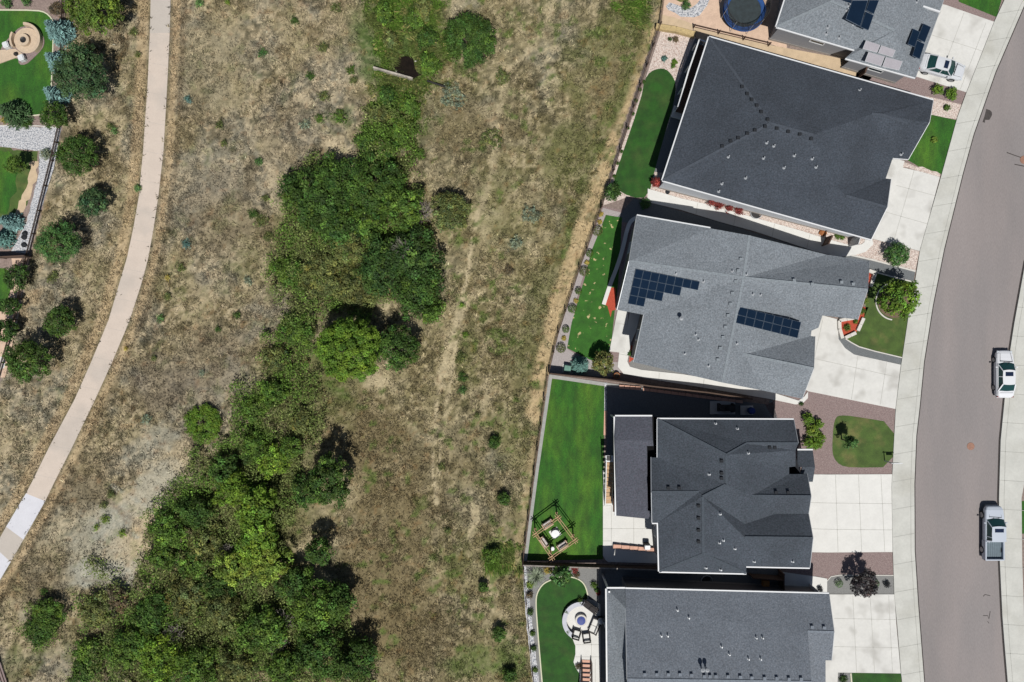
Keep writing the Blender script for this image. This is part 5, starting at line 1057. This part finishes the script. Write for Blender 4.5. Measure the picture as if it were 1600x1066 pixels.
def dead_bush(label, px, py, rpx, h, n=70, group=None):
    x, y, z = PG(px, py, 0); r = rpx/S; b = MB()
    for i in range(n):
        a = random.uniform(0, 6.28); L_ = r*random.uniform(.4, 1.05); m_ = Vector((math.cos(a)*L_*.5, math.sin(a)*L_*.5, h*random.uniform(.4, .8))); e = Vector((math.cos(a+.3)*L_, math.sin(a+.3)*L_, h*random.uniform(.4, 1)))
        b.bar((0,0,0), m_, .04); b.bar(m_, e, .025)
        for k in range(2): b.bar(m_.lerp(e, random.random()), e+Vector((random.uniform(-.3,.3), random.uniform(-.3,.3), random.uniform(-.1,.2))), .018)
    o = b.build('bare_shrub', M['twig']); o.location = (x, y, z); return tag(o, label, 'shrub', group)
NE = 'large round trees by the west yards'
T = tree
# trees along the west fence
T('light green tree cut by the top edge, west of the concrete path', 147, 10, 43, 5.0, 'mid', leaf=.22, yellow=.25)
T('big dark green pine overlapping two blue spruces beside the oval plaza', 126, 114, 42, 4.8, 'pine', name='pine_tree', cat='pine tree', leaf=.2, var=.35)
spruce('blue spruce at the upper right corner of the plaza lawn', 91, 48, 21, 3.2, 'blue'); spruce('blue spruce half hidden under the big dark pine', 89, 96, 18, 2.8, 'blue'); spruce('blue spruce below the big dark pine at the lawn edge', 87, 149, 18, 2.8, 'blue')
spruce('small dark pine at the lower left corner of the plaza lawn', 20, 176, 23, 3., 'pine', cat='pine tree', name='pine_tree'); T('dark green tree in the fence corner above the white rock', 85, 181, 21, 2.8, 'dark', leaf=.18)
T('round dark green tree just below the white rock corner', 121, 243, 31, 3.6, 'dark', leaf=.17, var=.25, lump=.12); T('smaller round green tree beside the path bend, below the white rock corner tree', 146, 317, 23, 2.8, 'pine', leaf=.17, lump=.12)
T('smooth round blue-green tree hugging the fence by the dark boulders', 92, 379, 32, 4.0, 'emer', leaf=.15, var=.22, lump=.1); T('small round dark green tree between the fence and the path, fourth down', 95, 503, 24, 3., 'dark', leaf=.17, lump=.15, yellow=.1); T('lowest of the trees between the west fence and the path', 46, 564, 34, 4.4, 'dark', leaf=.2, yellow=.1)
T('dark green shrub-like tree against the fence above the pond', 10, 517, 17, 2.4, 'deep', leaf=.18); T('dark tree overhanging the small lower left lawn', 26, 434, 19, 2.4, 'deep', leaf=.18); T('narrow dark tree below the one overhanging the lower left lawn', 15, 478, 14, 2.2, 'deep', leaf=.18)
spruce('blue spruce at the bottom of the yellowing lawn', 17, 347, 15, 2.6, 'blue'); spruce('blue-green spruce at the left edge above the wedge of shadow', 4, 372, 15, 2.4, 'teal'); T('pale green young tree on the yellowing lawn', 25, 258, 14, 2.7, 'mid', leaf=.16, gap=.6)
shrub('pale green bush at the end of the white rock corner', 71, 241, 11, .9, 'sage'); shrub('clipped green bush at the top left corner', 10, 4, 10, .8, 'emer'); shrub('clipped green bush right of the one at the top left corner', 41, 2, 8, .7, 'emer'); shrub('brown-green grass clump on the gravel above the plaza lawn', 88, 14, 13, .7, 'brown'); shrub('dark shrub at the gravel end of the plaza lawn', 41, 193, 9, .5, 'dark')
shrub('small rounded green bush on the left edge of the concrete path', 215, 294, 6.5, .5, 'ball'); shrub('yellow flowering tuft beside the small dark pine', 6, 188, 6, .4, 'gold')
# single trees in the meadow
T('broad olive-dark juniper standing alone near the top, right of the gully', 734, 62, 41, 3.4, 'dark', leaf=.18, var=.3, lump=.08, name='juniper', dens=1.3); T('round olive bush tree with grey twigs at the centre right of the big grove', 703, 332, 31, 2.8, 'olive', leaf=.2)
T('tall bright green ball-shaped tree casting a deep shadow at the grove foot', 546, 546, 50, 6.4, 'bright', leaf=.2, var=.22, lump=.05, gap=.0, dens=2., clump=.42); T('round dark green tree beside the bright ball-shaped tree', 621, 543, 34, 4.0, 'dark', leaf=.2, lump=.08, gap=0)
T('smooth round green bush alone on the slope between path and thicket', 317, 662, 30, .9, 'bright', leaf=.15, var=.15, lump=.12, gap=.05, clump=.3, name='bush', cat='bush')
T('tall green tree with a long shadow at the east side of the thicket', 514, 752, 38, 6.0, 'dark', leaf=.22, yellow=.1, lump=.3); T('small upright green tree between the thicket and the brown slope', 499, 861, 21, 4.2, 'dark', leaf=.2)
T('two-lobed green bush on its own at the lower left', 76, 960, 25, 1.8, 'mid', leaf=.16, name='bush', cat='bush'); T('leaning green bush just below the two-lobed one', 62, 985, 24, 1.7, 'dark', leaf=.16, name='bush', cat='bush')
for (px, py, r_, tx) in ((772,692,10,'small dark shrub ringed by bare soil, right of the sandy trail'),(787,780,11,'small dark conifer between the trail and the gazebo fence'),(770,868,15,'dark round shrub in a green patch left of the fence corner'),(755,918,8,'tiny dark shrub below the green patch'),(780,990,13,'dark shrub near the lower rock strip'),(796,1056,12,'dark shrub at the bottom edge beside the rock strip')):
    T(tx, px, py, r_*.9, 1.1, 'dark' if r_ < 14 else 'mid', name='shrub', cat='shrub', leaf=.16)
# the grove and the thicket trees
GRV = 'trees of the grove and thicket in the gully'
gt = [(600,20,14,1.3,'mid','topmost green bush on the left bank of the grassy gully'),(648,30,16,1.4,'mid','topmost green bush on the right bank of the grassy gully'),(668,60,15,1.4,'dark','green bush on the right bank above the culvert'),(610,62,13,1.2,'olive','olive bush on the left bank above the culvert'),(672,100,16,1.4,'mid','green bush beside the drain pipe'),(605,150,14,1.3,'dark','dark bush just below the culvert wall'),(640,165,16,1.4,'mid','green bush below the dark culvert pool'),(660,15,13,1.2,'olive','olive bush at the top right of the grassy gully'),(598,235,20,1.8,'mid','green bush at the foot of the grassy gully'),(572,225,16,1.5,'dark','darker bush on the left side of the grassy gully'),(625,205,16,1.5,'mid','green bush on the right side of the grassy gully'),(590,180,14,1.3,'olive','olive bush in the middle of the grassy gully'),(492,306,44,4.2,'dark','leftmost dark tree of the central grove'),(535,282,38,4.4,'dark','top dark tree of the central grove, beside the bare sand'),(588,292,40,4.2,'dark','upper right green tree of the central grove'),(628,325,32,4.0,'mid','green tree at the right shoulder of the central grove'),
 (520,345,34,3.6,'dark','dark tree below the leftmost one in the grove'),(575,345,30,3.2,'mid','small mid-green tree in the middle of the grove'),(642,400,40,4.4,'deep','very dark tree on the right of the grove'),(600,420,38,4.0,'deep','dark tree left of the very dark one'),(652,455,36,3.8,'dark','lower right tree of the grove near the sandy trail'),(672,488,16,3.0,'mid','small tree at the lowest right tip of the grove'),
 (545,388,30,2.6,'olive','dull olive bush tree in the middle of the grove'),(450,425,24,2.,'mid','green bush at the left edge of the grove'),(500,430,34,2.4,'olive','olive bush low in the grove'),(560,450,32,2.6,'olive','olive bush above the bright ball-shaped tree'),(462,515,24,2.4,'mid','mid-green bush left of the bright ball-shaped tree'),(430,560,20,1.8,'olive','small olive bush at the gully bend'),
 (425,615,22,2.4,'mid','mid-green bush at the head of the lower thicket'),(395,640,20,2.0,'mid','dark bush at the upper left of the lower thicket'),(470,660,18,1.6,'olive','green bush at the right of the lower thicket head'),(395,700,24,3.0,'mid','mid-green tree above the bright clumps'),(430,720,22,3.0,'bright','first bright green clump of the lower thicket'),(365,765,28,4.0,'bright','bright green tree left of the thicket centre'),(405,790,28,4.2,'bright','bright green tree in the thicket centre'),(352,735,22,3.2,'dark','dark tree over the bright clumps'),
 (400,840,34,4.0,'bright','largest bright green tree of the thicket'),(365,885,26,3.4,'lime','yellow-green tree below the thicket centre'),(425,880,28,3.2,'lime','yellow-green tree right of the thicket centre'),(262,828,30,3.4,'mid','green tree at the sandy edge of the thicket'),(252,868,22,2.6,'mid','small green tree below the one at the sandy edge'),(305,800,26,3.,'dark','dark tree on the upper left of the thicket'),(320,850,26,2.8,'olive','olive tree in the left of the thicket'),
 (498,950,40,4.6,'mid','big green tree at the lower right of the thicket'),(462,915,26,3.6,'dark','dark tree above the big lower right one'),(528,935,24,4.4,'dark','dark tree at the right edge of the thicket'),(505,1020,38,4.6,'dark','dark green tree near the bottom edge'),(560,1030,32,4.0,'dark','dark tree at the lowest right corner of the thicket'),(410,985,34,3.6,'mid','mid-green tree at the bottom centre'),(445,1045,26,3.2,'mid','green tree cut by the bottom edge right of centre'),(350,960,28,3.,'olive','olive tree at the lower centre of the thicket'),
 (290,930,28,2.8,'olive','olive bush in the lower left of the thicket'),(235,960,26,2.8,'dark','dark bush beside the pale stones'),(250,1030,38,3.2,'bright','broad bright green bush near the bottom'),(200,1010,30,2.6,'mid','green bush left of the broad bright one'),(310,1045,30,3.,'mid','green tree cut by the bottom edge'),(370,1045,24,2.8,'olive','olive tree cut by the bottom edge'),(150,955,26,1.8,'olive','olive bush above the pale soil in the lower left'),(182,938,20,1.6,'brown','brownish bush beside the olive one'),
 (140,1020,22,1.6,'mid','low green bush left of the broad bright one'),(130,1050,20,1.6,'dark','low dark bush at the bottom left'),(300,880,26,2.6,'mid','mid-green bush inside the left of the thicket'),(340,920,24,2.4,'dark','dark bush in the lower middle of the thicket'),(455,700,18,2.6,'mid','green bush left of the tree with the long shadow'),(475,770,20,2.8,'dark','dark lower neighbour of the tree with the long shadow')]
for (px, py, r_, h, c_, tx) in gt: T(tx, px, py, r_*1.04, h*(.86 if h < 4.5 else 1), c_, group=GRV, leaf=.22 if h > 3 else .19, lump=.38, var=.4, gap=.45, sq=(random.uniform(.9, 1.12), random.uniform(.9, 1.12)), yellow=.12 if c_ in ('lime', 'bright', 'olive') else 0, clump=.5)
for (px, py, r_, tx) in ((663,334,18,'grey leafless shrub between the grove and the round olive tree'),(560,365,18,'grey leafless shrub inside the upper grove'),(548,400,14,'small grey leafless shrub in the middle of the grove'),(445,965,22,'grey leafless shrub right of the thicket bottom'),(438,1000,18,'grey leafless shrub at the bottom of the thicket'),(280,985,18,'grey leafless shrub in the lower left thicket'),(362,860,14,'grey leafless shrub among the bright trees'),(635,395,14,'pale twigs poking through the very dark tree')): dead_bush(tx, px, py, r_, 1.6 if 'poking' not in tx else 4.5)
# undergrowth: mass of low brush along the gully
def poly_mask(px, py, poly):
    ins = np.zeros(px.shape, bool); n = len(poly)
    for i in range(n):
        (x1, y1), (x2, y2) = poly[i], poly[(i+1) % n]; c = ((y1 > py) != (y2 > py)) & (px < (x2-x1)*(py-y1)/(y2-y1+1e-9)+x1); ins ^= c
    return ins
THK = [[(566,180),(600,165),(640,180),(655,215),(640,262),(600,275),(560,250)],[(448,270),(500,252),(560,250),(620,268),(650,300),(676,370),(684,420),(690,490),(660,498),(640,470),(600,470),(560,500),(520,478),(500,520),(490,560),(470,590),(430,580),(412,560),(440,500),(418,440),(420,400),(450,360),(440,310)],
 [(400,590),(450,575),(500,590),(508,640),(500,680),(470,720),(460,760),(460,800),(440,830),(450,880),(500,900),(545,930),(548,980),(590,1030),(596,1090),(110,1090),(125,1000),(200,985),(215,960),(200,930),(230,880),(235,820),(258,780),(300,735),(320,700),(360,670),(360,620)],
 [(125,930),(150,925),(200,925),(215,945),(190,985),(150,980),(120,960)],[(135,882),(165,876),(195,890),(190,902),(150,898)],[(45,960),(70,935),(98,950),(100,985),(70,1005),(45,985)]]
GRS = [[(566,-40),(690,-40),(690,40),(704,92),(668,130),(652,200),(640,250),(600,265),(560,240),(572,190),(590,110),(580,60)],[(965,-20),(1012,-20),(1014,10),(1000,40),(985,30),(960,10)],[(740,850),(800,845),(805,890),(760,895)]]
def to_world(px, py):
    z = np.zeros(px.shape)
    for _ in range(3):
        f = (HC-z)/HC/S; x = (px-800)*f; y = (533-py)*f; z = ramp(x)+ravine(x, y)
    return x, y, z
def scatter_px(n, x0=-20, x1=1060, y0=-30, y1=1100): return rng.uniform(x0, x1, n), rng.uniform(y0, y1, n)
def undergrowth():
    px, py = scatter_px(70000, 40, 700, 100, 1095); wx = (fbm(px/16, py/16, 3)-.5)*46; wy = (fbm(px/16+40, py/16, 3)-.5)*46; m = np.zeros(px.shape, bool)
    for p in THK: m |= poly_mask(px+wx, py+wy, p)
    m &= fbm(px/14+5, py/14, 3) > .36
    px, py = px[m], py[m]; x, y, z = to_world(px, py); n = len(px); Vs = []; Cs = []
    hgt = .4+1.9*fbm(px/20, py/20+7, 3)**1.5*1.6; tone = fbm(px/30+90, py/30, 3); t2 = fbm(px/12, py/12+60, 3)
    for k in range(7):
        c = np.stack([x+rng.normal(0, .2, n), y+rng.normal(0, .2, n), z+hgt*rng.uniform(.3, 1, n)], 1); up = np.tile([0, -.1, 1.], (n, 1)); V = leaf_quads(c, up, .2, .5, .8)
        a = sstep(.35, .65, tone)[:, None]; col = np.array(G['olive'])*1.3*(1-a)+np.array(G['mid'])*1.25*a; b_ = sstep(.6, .8, t2)[:, None]; col = col*(1-b_*.5)+np.array(G['brown'])*b_*.5
        Vs.append(V); Cs.append(col*np.exp(rng.normal(0, .4, (n, 1))))
    tag(quads_mesh('undergrowth', np.concatenate(Vs), np.clip(np.concatenate(Cs), 0, .7), M['leaf']), 'tangled low green and olive brush filling the gully', 'undergrowth', kind='stuff')
undergrowth()
def blades(px, py, ln, wd, lift, colr, dirn=None, spread=1., per=4, jit=.12):
    x, y, z = to_world(px, py); z = np.where(on_path(px, py, 0), .2, z); n = len(px); Vs = []; Cs = []
    for k in range(per):
        a = rng.uniform(0, 6.283, n) if dirn is None else dirn+rng.normal(0, spread, n); L_ = ln*rng.uniform(.5, 1.2, n); lf = lift*rng.uniform(.3, 1.2, n); bx = x+rng.normal(0, jit, n); by = y+rng.normal(0, jit, n)
        d = np.stack([np.cos(a), np.sin(a)], 1); w_ = wd*rng.uniform(.6, 1.3, n)/2
        p0 = np.stack([bx-d[:, 1]*w_, by+d[:, 0]*w_, z-.12], 1); p1 = np.stack([bx+d[:, 1]*w_, by-d[:, 0]*w_, z-.12], 1); p2 = np.stack([bx+d[:, 0]*L_, by+d[:, 1]*L_, z+lf], 1)
        Vs.append(np.stack([p0, p1, p2], 1)); Cs.append(colr*np.exp(rng.normal(0, .3, (n, 1))))
    return np.concatenate(Vs), np.clip(np.concatenate(Cs), .004, .8)
def meadow_grass():
    px, py = scatter_px(150000); m = in_meadow(px, py, 2) & ~on_path(px, py, -1.6*rng.random(len(px))**3)
    den = fbm(px/9, py/9, 3)*.5+fbm(px/38+3, py/38+70, 3)*.5; px, py, den = px[m], py[m], den[m]; keep = rng.random(len(px)) < sstep(.34, .6, den)*.9+.08; px, py = px[keep], py[keep]
    for (bx, by, rx, ry, rt, k_, s_) in BLOBS:
        if k_ in 'PA': 
            kk = (np.hypot((px-bx)/rx, (py-by)/ry) > .8) | (rng.random(len(px)) > .85*s_); px, py = px[kk], py[kk]
    for (ln_, wd_, k_, s_) in TR:
        if k_ in 'PS': kk = (seg_dist(px, py, ln_) > wd_*.7) | (rng.random(len(px)) > .8); px, py = px[kk], py[kk]
    g = ground_rgb(px, py); sgn = rng.random(len(px))[:, None]; tone = np.where(sgn < .38, .55, np.where(sgn < .75, 1.0, 1.35)); V, Cc = blades(px, py, .3, .075, .16, g*tone, None, 1, 3)
    tag(quads_mesh('dry_grass', V, Cc, M['blade']), 'dry tan and grey bunch grass covering the open meadow', 'grass', kind='stuff')
    px, py = scatter_px(60000, 540, 1030, -30, 900); wx = (fbm(px/14, py/14, 3)-.5)*40; m = np.zeros(px.shape, bool)
    for p in GRS: m |= poly_mask(px+wx, py+wx*.6, p)
    m &= in_meadow(px, py, 3) & ~poly_mask(px, py, [(620,88),(642,84),(656,116),(644,124),(612,108)]) & (fbm(px/10, py/10, 3) > .4); px, py = px[m], py[m]
    t = sstep(.35, .65, fbm(px/18+7, py/18, 3))[:, None]; col = np.array(G['mid'])*1.5*t+np.array(G['olive'])*1.2*(1-t); col = np.where(rng.random((len(px), 1)) < .07, np.array(lin((196,186,120)))/1.4, col)
    V, Cc = blades(px, py, .7, .13, .6, col*1.2, -1.1+.5*np.sin(py/40), .45, 5, .15); tag(quads_mesh('gully_grass', V, Cc, M['leaf']), 'tall bright green grass along the gully and by the fence', 'grass', kind='stuff')
meadow_grass()
# countable tufts and low bushes in the meadow
MT = [(410,82,9,'emer'),(311,4,9,'ball'),(355,4,5,'lime'),(294,155,7,'teal'),(404,253,8,'emer'),(477,194,10,'sage'),(343,195,8,'olive'),(350,223,6,'olive'),(506,150,11,'olive'),(548,110,9,'mid'),(552,125,8,'olive'),(460,32,8,'dark'),(485,118,9,'dark'),(505,75,10,'olive'),(525,12,10,'olive'),(530,183,14,'mid'),(500,185,10,'mid'),(291,382,9,'teal'),(282,418,9,'olive'),(261,434,5,'gold'),(262,463,7,'olive'),(250,497,8,'ball'),(388,439,8,'sage'),(370,493,7,'dark'),(340,514,6,'dark'),
 (316,583,7,'sage'),(229,655,10,'sage'),(196,545,4,'gold'),(240,560,6,'olive'),(86,430,8,'olive'),(78,437,7,'olive'),(172,198,8,'olive'),(190,13,6,'olive'),(188,60,7,'brown'),(208,50,8,'olive'),(215,85,6,'olive'),(178,205,7,'ball'),(164,812,9,'lime'),(150,825,6,'lime'),(190,834,8,'lime'),(162,790,8,'olive'),(173,773,8,'olive'),(68,925,7,'dark'),(722,477,6,'bright'),(727,523,6,'bright'),(723,610,8,'emer'),(805,380,14,'sage'),(830,335,16,'sage'),(795,422,9,'brown'),(708,150,22,'sage'),(785,120,14,'olive'),(770,215,18,'olive'),(655,240,12,'mid'),(720,560,12,'olive'),(722,590,10,'dark'),(745,650,6,'olive'),(700,830,7,'olive'),(690,730,7,'olive'),(615,150,10,'mid'),(450,575,12,'olive'),(408,345,12,'olive'),(420,370,10,'olive'),(395,335,10,'dark'),(415,310,8,'olive')]
where = lambda px, py: ('near the top edge' if py < 130 else 'in the upper meadow' if py < 330 else 'in the middle of the meadow' if py < 600 else 'in the lower meadow' if py < 850 else 'near the bottom edge')+(' beside the concrete path' if abs(px-float(xi(PR, py))) < 70 or abs(px-float(xi(PL, py))) < 60 else ' west of the gully' if px < float(np.interp(py, RAV[:, 1], RAV[:, 0])) else ' east of the gully')
CN = dict(emer='green', ball='fresh green', lime='yellow-green', teal='blue-green', sage='grey-green', olive='olive', mid='mid-green', dark='dark', gold='yellow', brown='brown', bright='bright green')
seen = {}
for (px, py, r_, c_) in MT:
    b_ = f"{CN[c_]} low bush {where(px, py)}"; q = seen.get(b_, 0); seen[b_] = q+1
    b_ += ['', ', second one down', ', third one down', ', fourth one down', ', fifth one down', ', sixth one down', ', seventh one down', ', eighth one down'][q]
    if b_.count(' ') > 15: b_ = b_.replace(' low bush', ' bush').replace('in the lower meadow', 'lower down')
    b_ = b_.replace('low bush in the lower meadow beside the concrete path', 'low bush by the lower path')
    shrub(b_, px, py, r_, .25+r_*.025, c_, 'low bushes scattered in the meadow', 'bush', 'low_bush', leaf=.11, dens=.8, lump=.4, gap=.7, var=.4)
# ------------------------------------------------------------------ garden plants
def many(lst, fn, **k):
    for q in lst: fn(*q, **k)
T('leafy green tree on the olive front lawn, its crown over the white edging ring', 1404, 466, 31, 3.9, 'bright', leaf=.26, gap=.5, lump=.25, var=.3, dens=.8)
T('round green shrub on pink river rock by the front pavement', 1402, 397, 18, 1.8, 'emer', leaf=.17, name='bush', cat='bush')
T('airy burgundy tree over the grey gravel between two driveways', 1349, 911, 21, 3.2, 'plum', leaf=.2, gap=.5, dens=.9, name='plum_tree', yellow=.5)
T('slim young tree on the small olive lawn with the white post', 1327, 690, 10, 3.0, 'emer', leaf=.18, gap=.6); T('weeping yellow-green tree by the slanting fence at the end of the patchy lawn', 942, 567, 17, 3.2, 'olive', leaf=.24, yellow=.3, gap=.4)
spruce('round blue spruce between the utility box and the weeping tree', 906, 571, 14, 2.4, 'teal'); T('tree with leafy branches over the cream edging of the fire pit lawn', 877, 899, 16, 2.6, 'emer', leaf=.26, gap=.5)
spiky('big spiky light green clump in the corner of the fire pit yard', 838, 899, 17, .7, 'sage', 130); shrub('golden shrub between the spiky clump and the leafy tree', 856, 891, 8, .5, 'gold'); shrub('dark red small shrub right of the leafy tree', 898, 890, 6, .6, 'red'); shrub('pink-brown tuft below the dark red shrub', 901, 898, 6, .3, 'brown'); shrub('yellow-green low plant below the spiky clump', 828, 914, 7, .3, 'lime')
many([('brown round shrub, topmost by the white rock strip',827.5,930,6.5,.6,'brown'),('dark green shrub, second down the white rock strip',829,957,6,.6,'deep'),('round green shrub, third down the white rock strip',832.5,990,5,.5,'mid'),('dark green shrub, fourth down the white rock strip',834.5,1013,5.5,.5,'deep'),('round green shrub, lowest by the white rock strip',836,1047,5,.5,'mid')], shrub, group='shrubs along the white rock strip')
shrub('leafy green shrub on grey gravel right of the cream edging', 928, 914, 6, .6, 'mid'); shrub('small dark shrub below the leafy one on grey gravel', 932, 922, 4, .4, 'dark'); shrub('pink flowering tuft on the dark edge of the grey gravel', 935, 927, 4, .3, 'red'); shrub('brown grass ball at the narrow end of the patio', 904, 1041, 5, .5, 'brown')
many([('potted plant on the top of the seat wall',906,939,4,.75,'mid'),('potted plant on the left of the seat wall',885,956,3.5,.75,'mid'),('potted plant at the lower end of the seat wall',887,987,4.5,.7,'mid')], shrub, leaf=.1)
gp = [(933.6,361,8,'olive'),(921.5,396,6,'mid'),(912.8,424,7.5,'olive'),(904,455,5.5,'mid'),(894.3,482.5,7,'mid'),(884.3,515,5.5,'mid'),(876.7,544,7.5,'olive')]
od = ['first','second','third','fourth','fifth','sixth','seventh']
for i, (px, py, r_, c_) in enumerate(gp): shrub(f'{od[i]} clipped round shrub down the rail fence of the patchy lawn', px, py, r_, .7, c_, 'clipped round shrubs along the fence', leaf=.1, ball=True, dens=1.3)
for i, (px, py) in enumerate([(939,335),(937,347),(917,410.6),(899.5,470),(881,529)]): shrub(f'{od[i]} small orange flower tuft between the clipped round shrubs', px, py, 3.6, .3, 'gold', 'flower tufts between the clipped shrubs', 'flowers', 'flower_tuft', leaf=.1, dens=2.5, gap=0)
T('dark small tree at the corner of the rail fences between two lawns', 957, 300, 13, 1.9, 'deep', leaf=.15, name='bush', cat='bush'); shrub('low green plant in front of the shadow between the two lawns', 1008, 318, 10, .5, 'emer'); T('dark red upright shrub at the corner of the charcoal house', 1025, 285, 7, 1.4, 'red', name='shrub', cat='shrub', leaf=.13)
many([('dark red bush, left end of the row beside the charcoal house',1112,317,7,.8,'red'),('dark red bush, second in the row beside the charcoal house',1124,321,8,.8,'red'),('dark red bush, third in the row beside the charcoal house',1140,325,7,.7,'red'),('dark red bush, right end of the row beside the charcoal house',1155,330,8,.7,'red')], shrub, group='dark red bushes beside the charcoal house', gap=.5, lump=.4)
many([('low green plant on the pink gravel beside the curved edge',1054,97,5,.25,'bright'),('second low green plant below it on the pink gravel',1052,103,4,.25,'mid'),('blue-green plant in the middle of the pink gravel',1038,92,5,.4,'teal'),('brown tuft near the tan stone wall',1056,62,5,.4,'brown'),('small dark plant left of the brown tuft',1047,61,3,.3,'deep')], shrub)
for i, (px, py) in enumerate([(1006,128),(994,157),(989,178),(981,200),(971,237),(965,255),(960,276),(1000,140)]): shrub(f'{(od+["eighth"])[i]} tiny shrub in the pale gravel along the first rail fence', px, py, 2.6, .3, 'dark', 'tiny shrubs along the first rail fence', leaf=.09, dens=2)
shrub('green arrow-shaped bush at the top of the pink stone yard', 1073, 8, 8, .8, 'emer'); shrub('dark green plant in the mulch at the end of the white walk', 986, 553, 5, .3, 'emer')
many([('left green shrub below the parked silver sedan',1465,140,8.5,.9,'bright'),('right green shrub below the parked silver sedan',1487,147,10,1.,'bright'),('small dark green shrub on the river rock below the two green ones',1480,168,4.5,.5,'mid'),('bright yellow-green small plant in the middle of the front lawn',1460,218,4.5,.4,'lime')], shrub, leaf=.18, gap=.5, lump=.3)
many([('upper green bush left of the slate-roofed house entrance bed',1262,655,10,1.2,'bright'),('right upper green bush in the entrance bed',1279,663,8,1.1,'bright'),('middle yellow-green bush in the entrance bed',1270,674,12,.9,'lime'),('right middle green bush in the entrance bed',1282,683,8,1.,'bright'),('lower green bush in the entrance bed',1266,692,12,1.,'bright'),('lower right green bush in the entrance bed',1277,694,9,.9,'bright')], shrub, group='bushes in the entrance bed', leaf=.16, gap=.4, lump=.3)
many([('round clipped green ball left of the burgundy tree',1311,912,6,.6,'ball'),('round clipped green ball right of the burgundy tree',1368,912,6,.6,'ball')], shrub, ball=True, leaf=.1); shrub('round dark red bush near the pavement between the driveways', 1386,913,5.5,.5,'plum'); shrub('small dark plant on the pale side walk end', 1282, 921, 4.5, .5, 'plum')
many([('round green bush in the red mulch bed',1324,512,6,.5,'mid'),('small green plant at the top of the red mulch bed',1337,502,4,.4,'mid'),('green hedge plant between mulch bed and roof edge',1346,486,7,.6,'mid'),('yellow-green plant above the hedge plant',1352,470,5,.5,'lime'),('tiny green shrub in the mulch on the street side',1353,446,3.5,.3,'mid')], shrub)
many([('flat green plant on the river rock beside the dark gate',1309,368,6,.2,'mid'),('second flat green plant on the river rock beside the dark gate',1316,370,5,.2,'mid')], shrub); rock('orange-brown boulder on the river rock beside the dark gate', 1285, 364, .38, M['terra'])
shrub('leaning green plant by the gravel at the bottom right drive', 1318, 1062, 7, .5, 'deep'); shrub('dark small plant beside the concrete side walk corner', 1252, 631, 3, .4, 'deep')
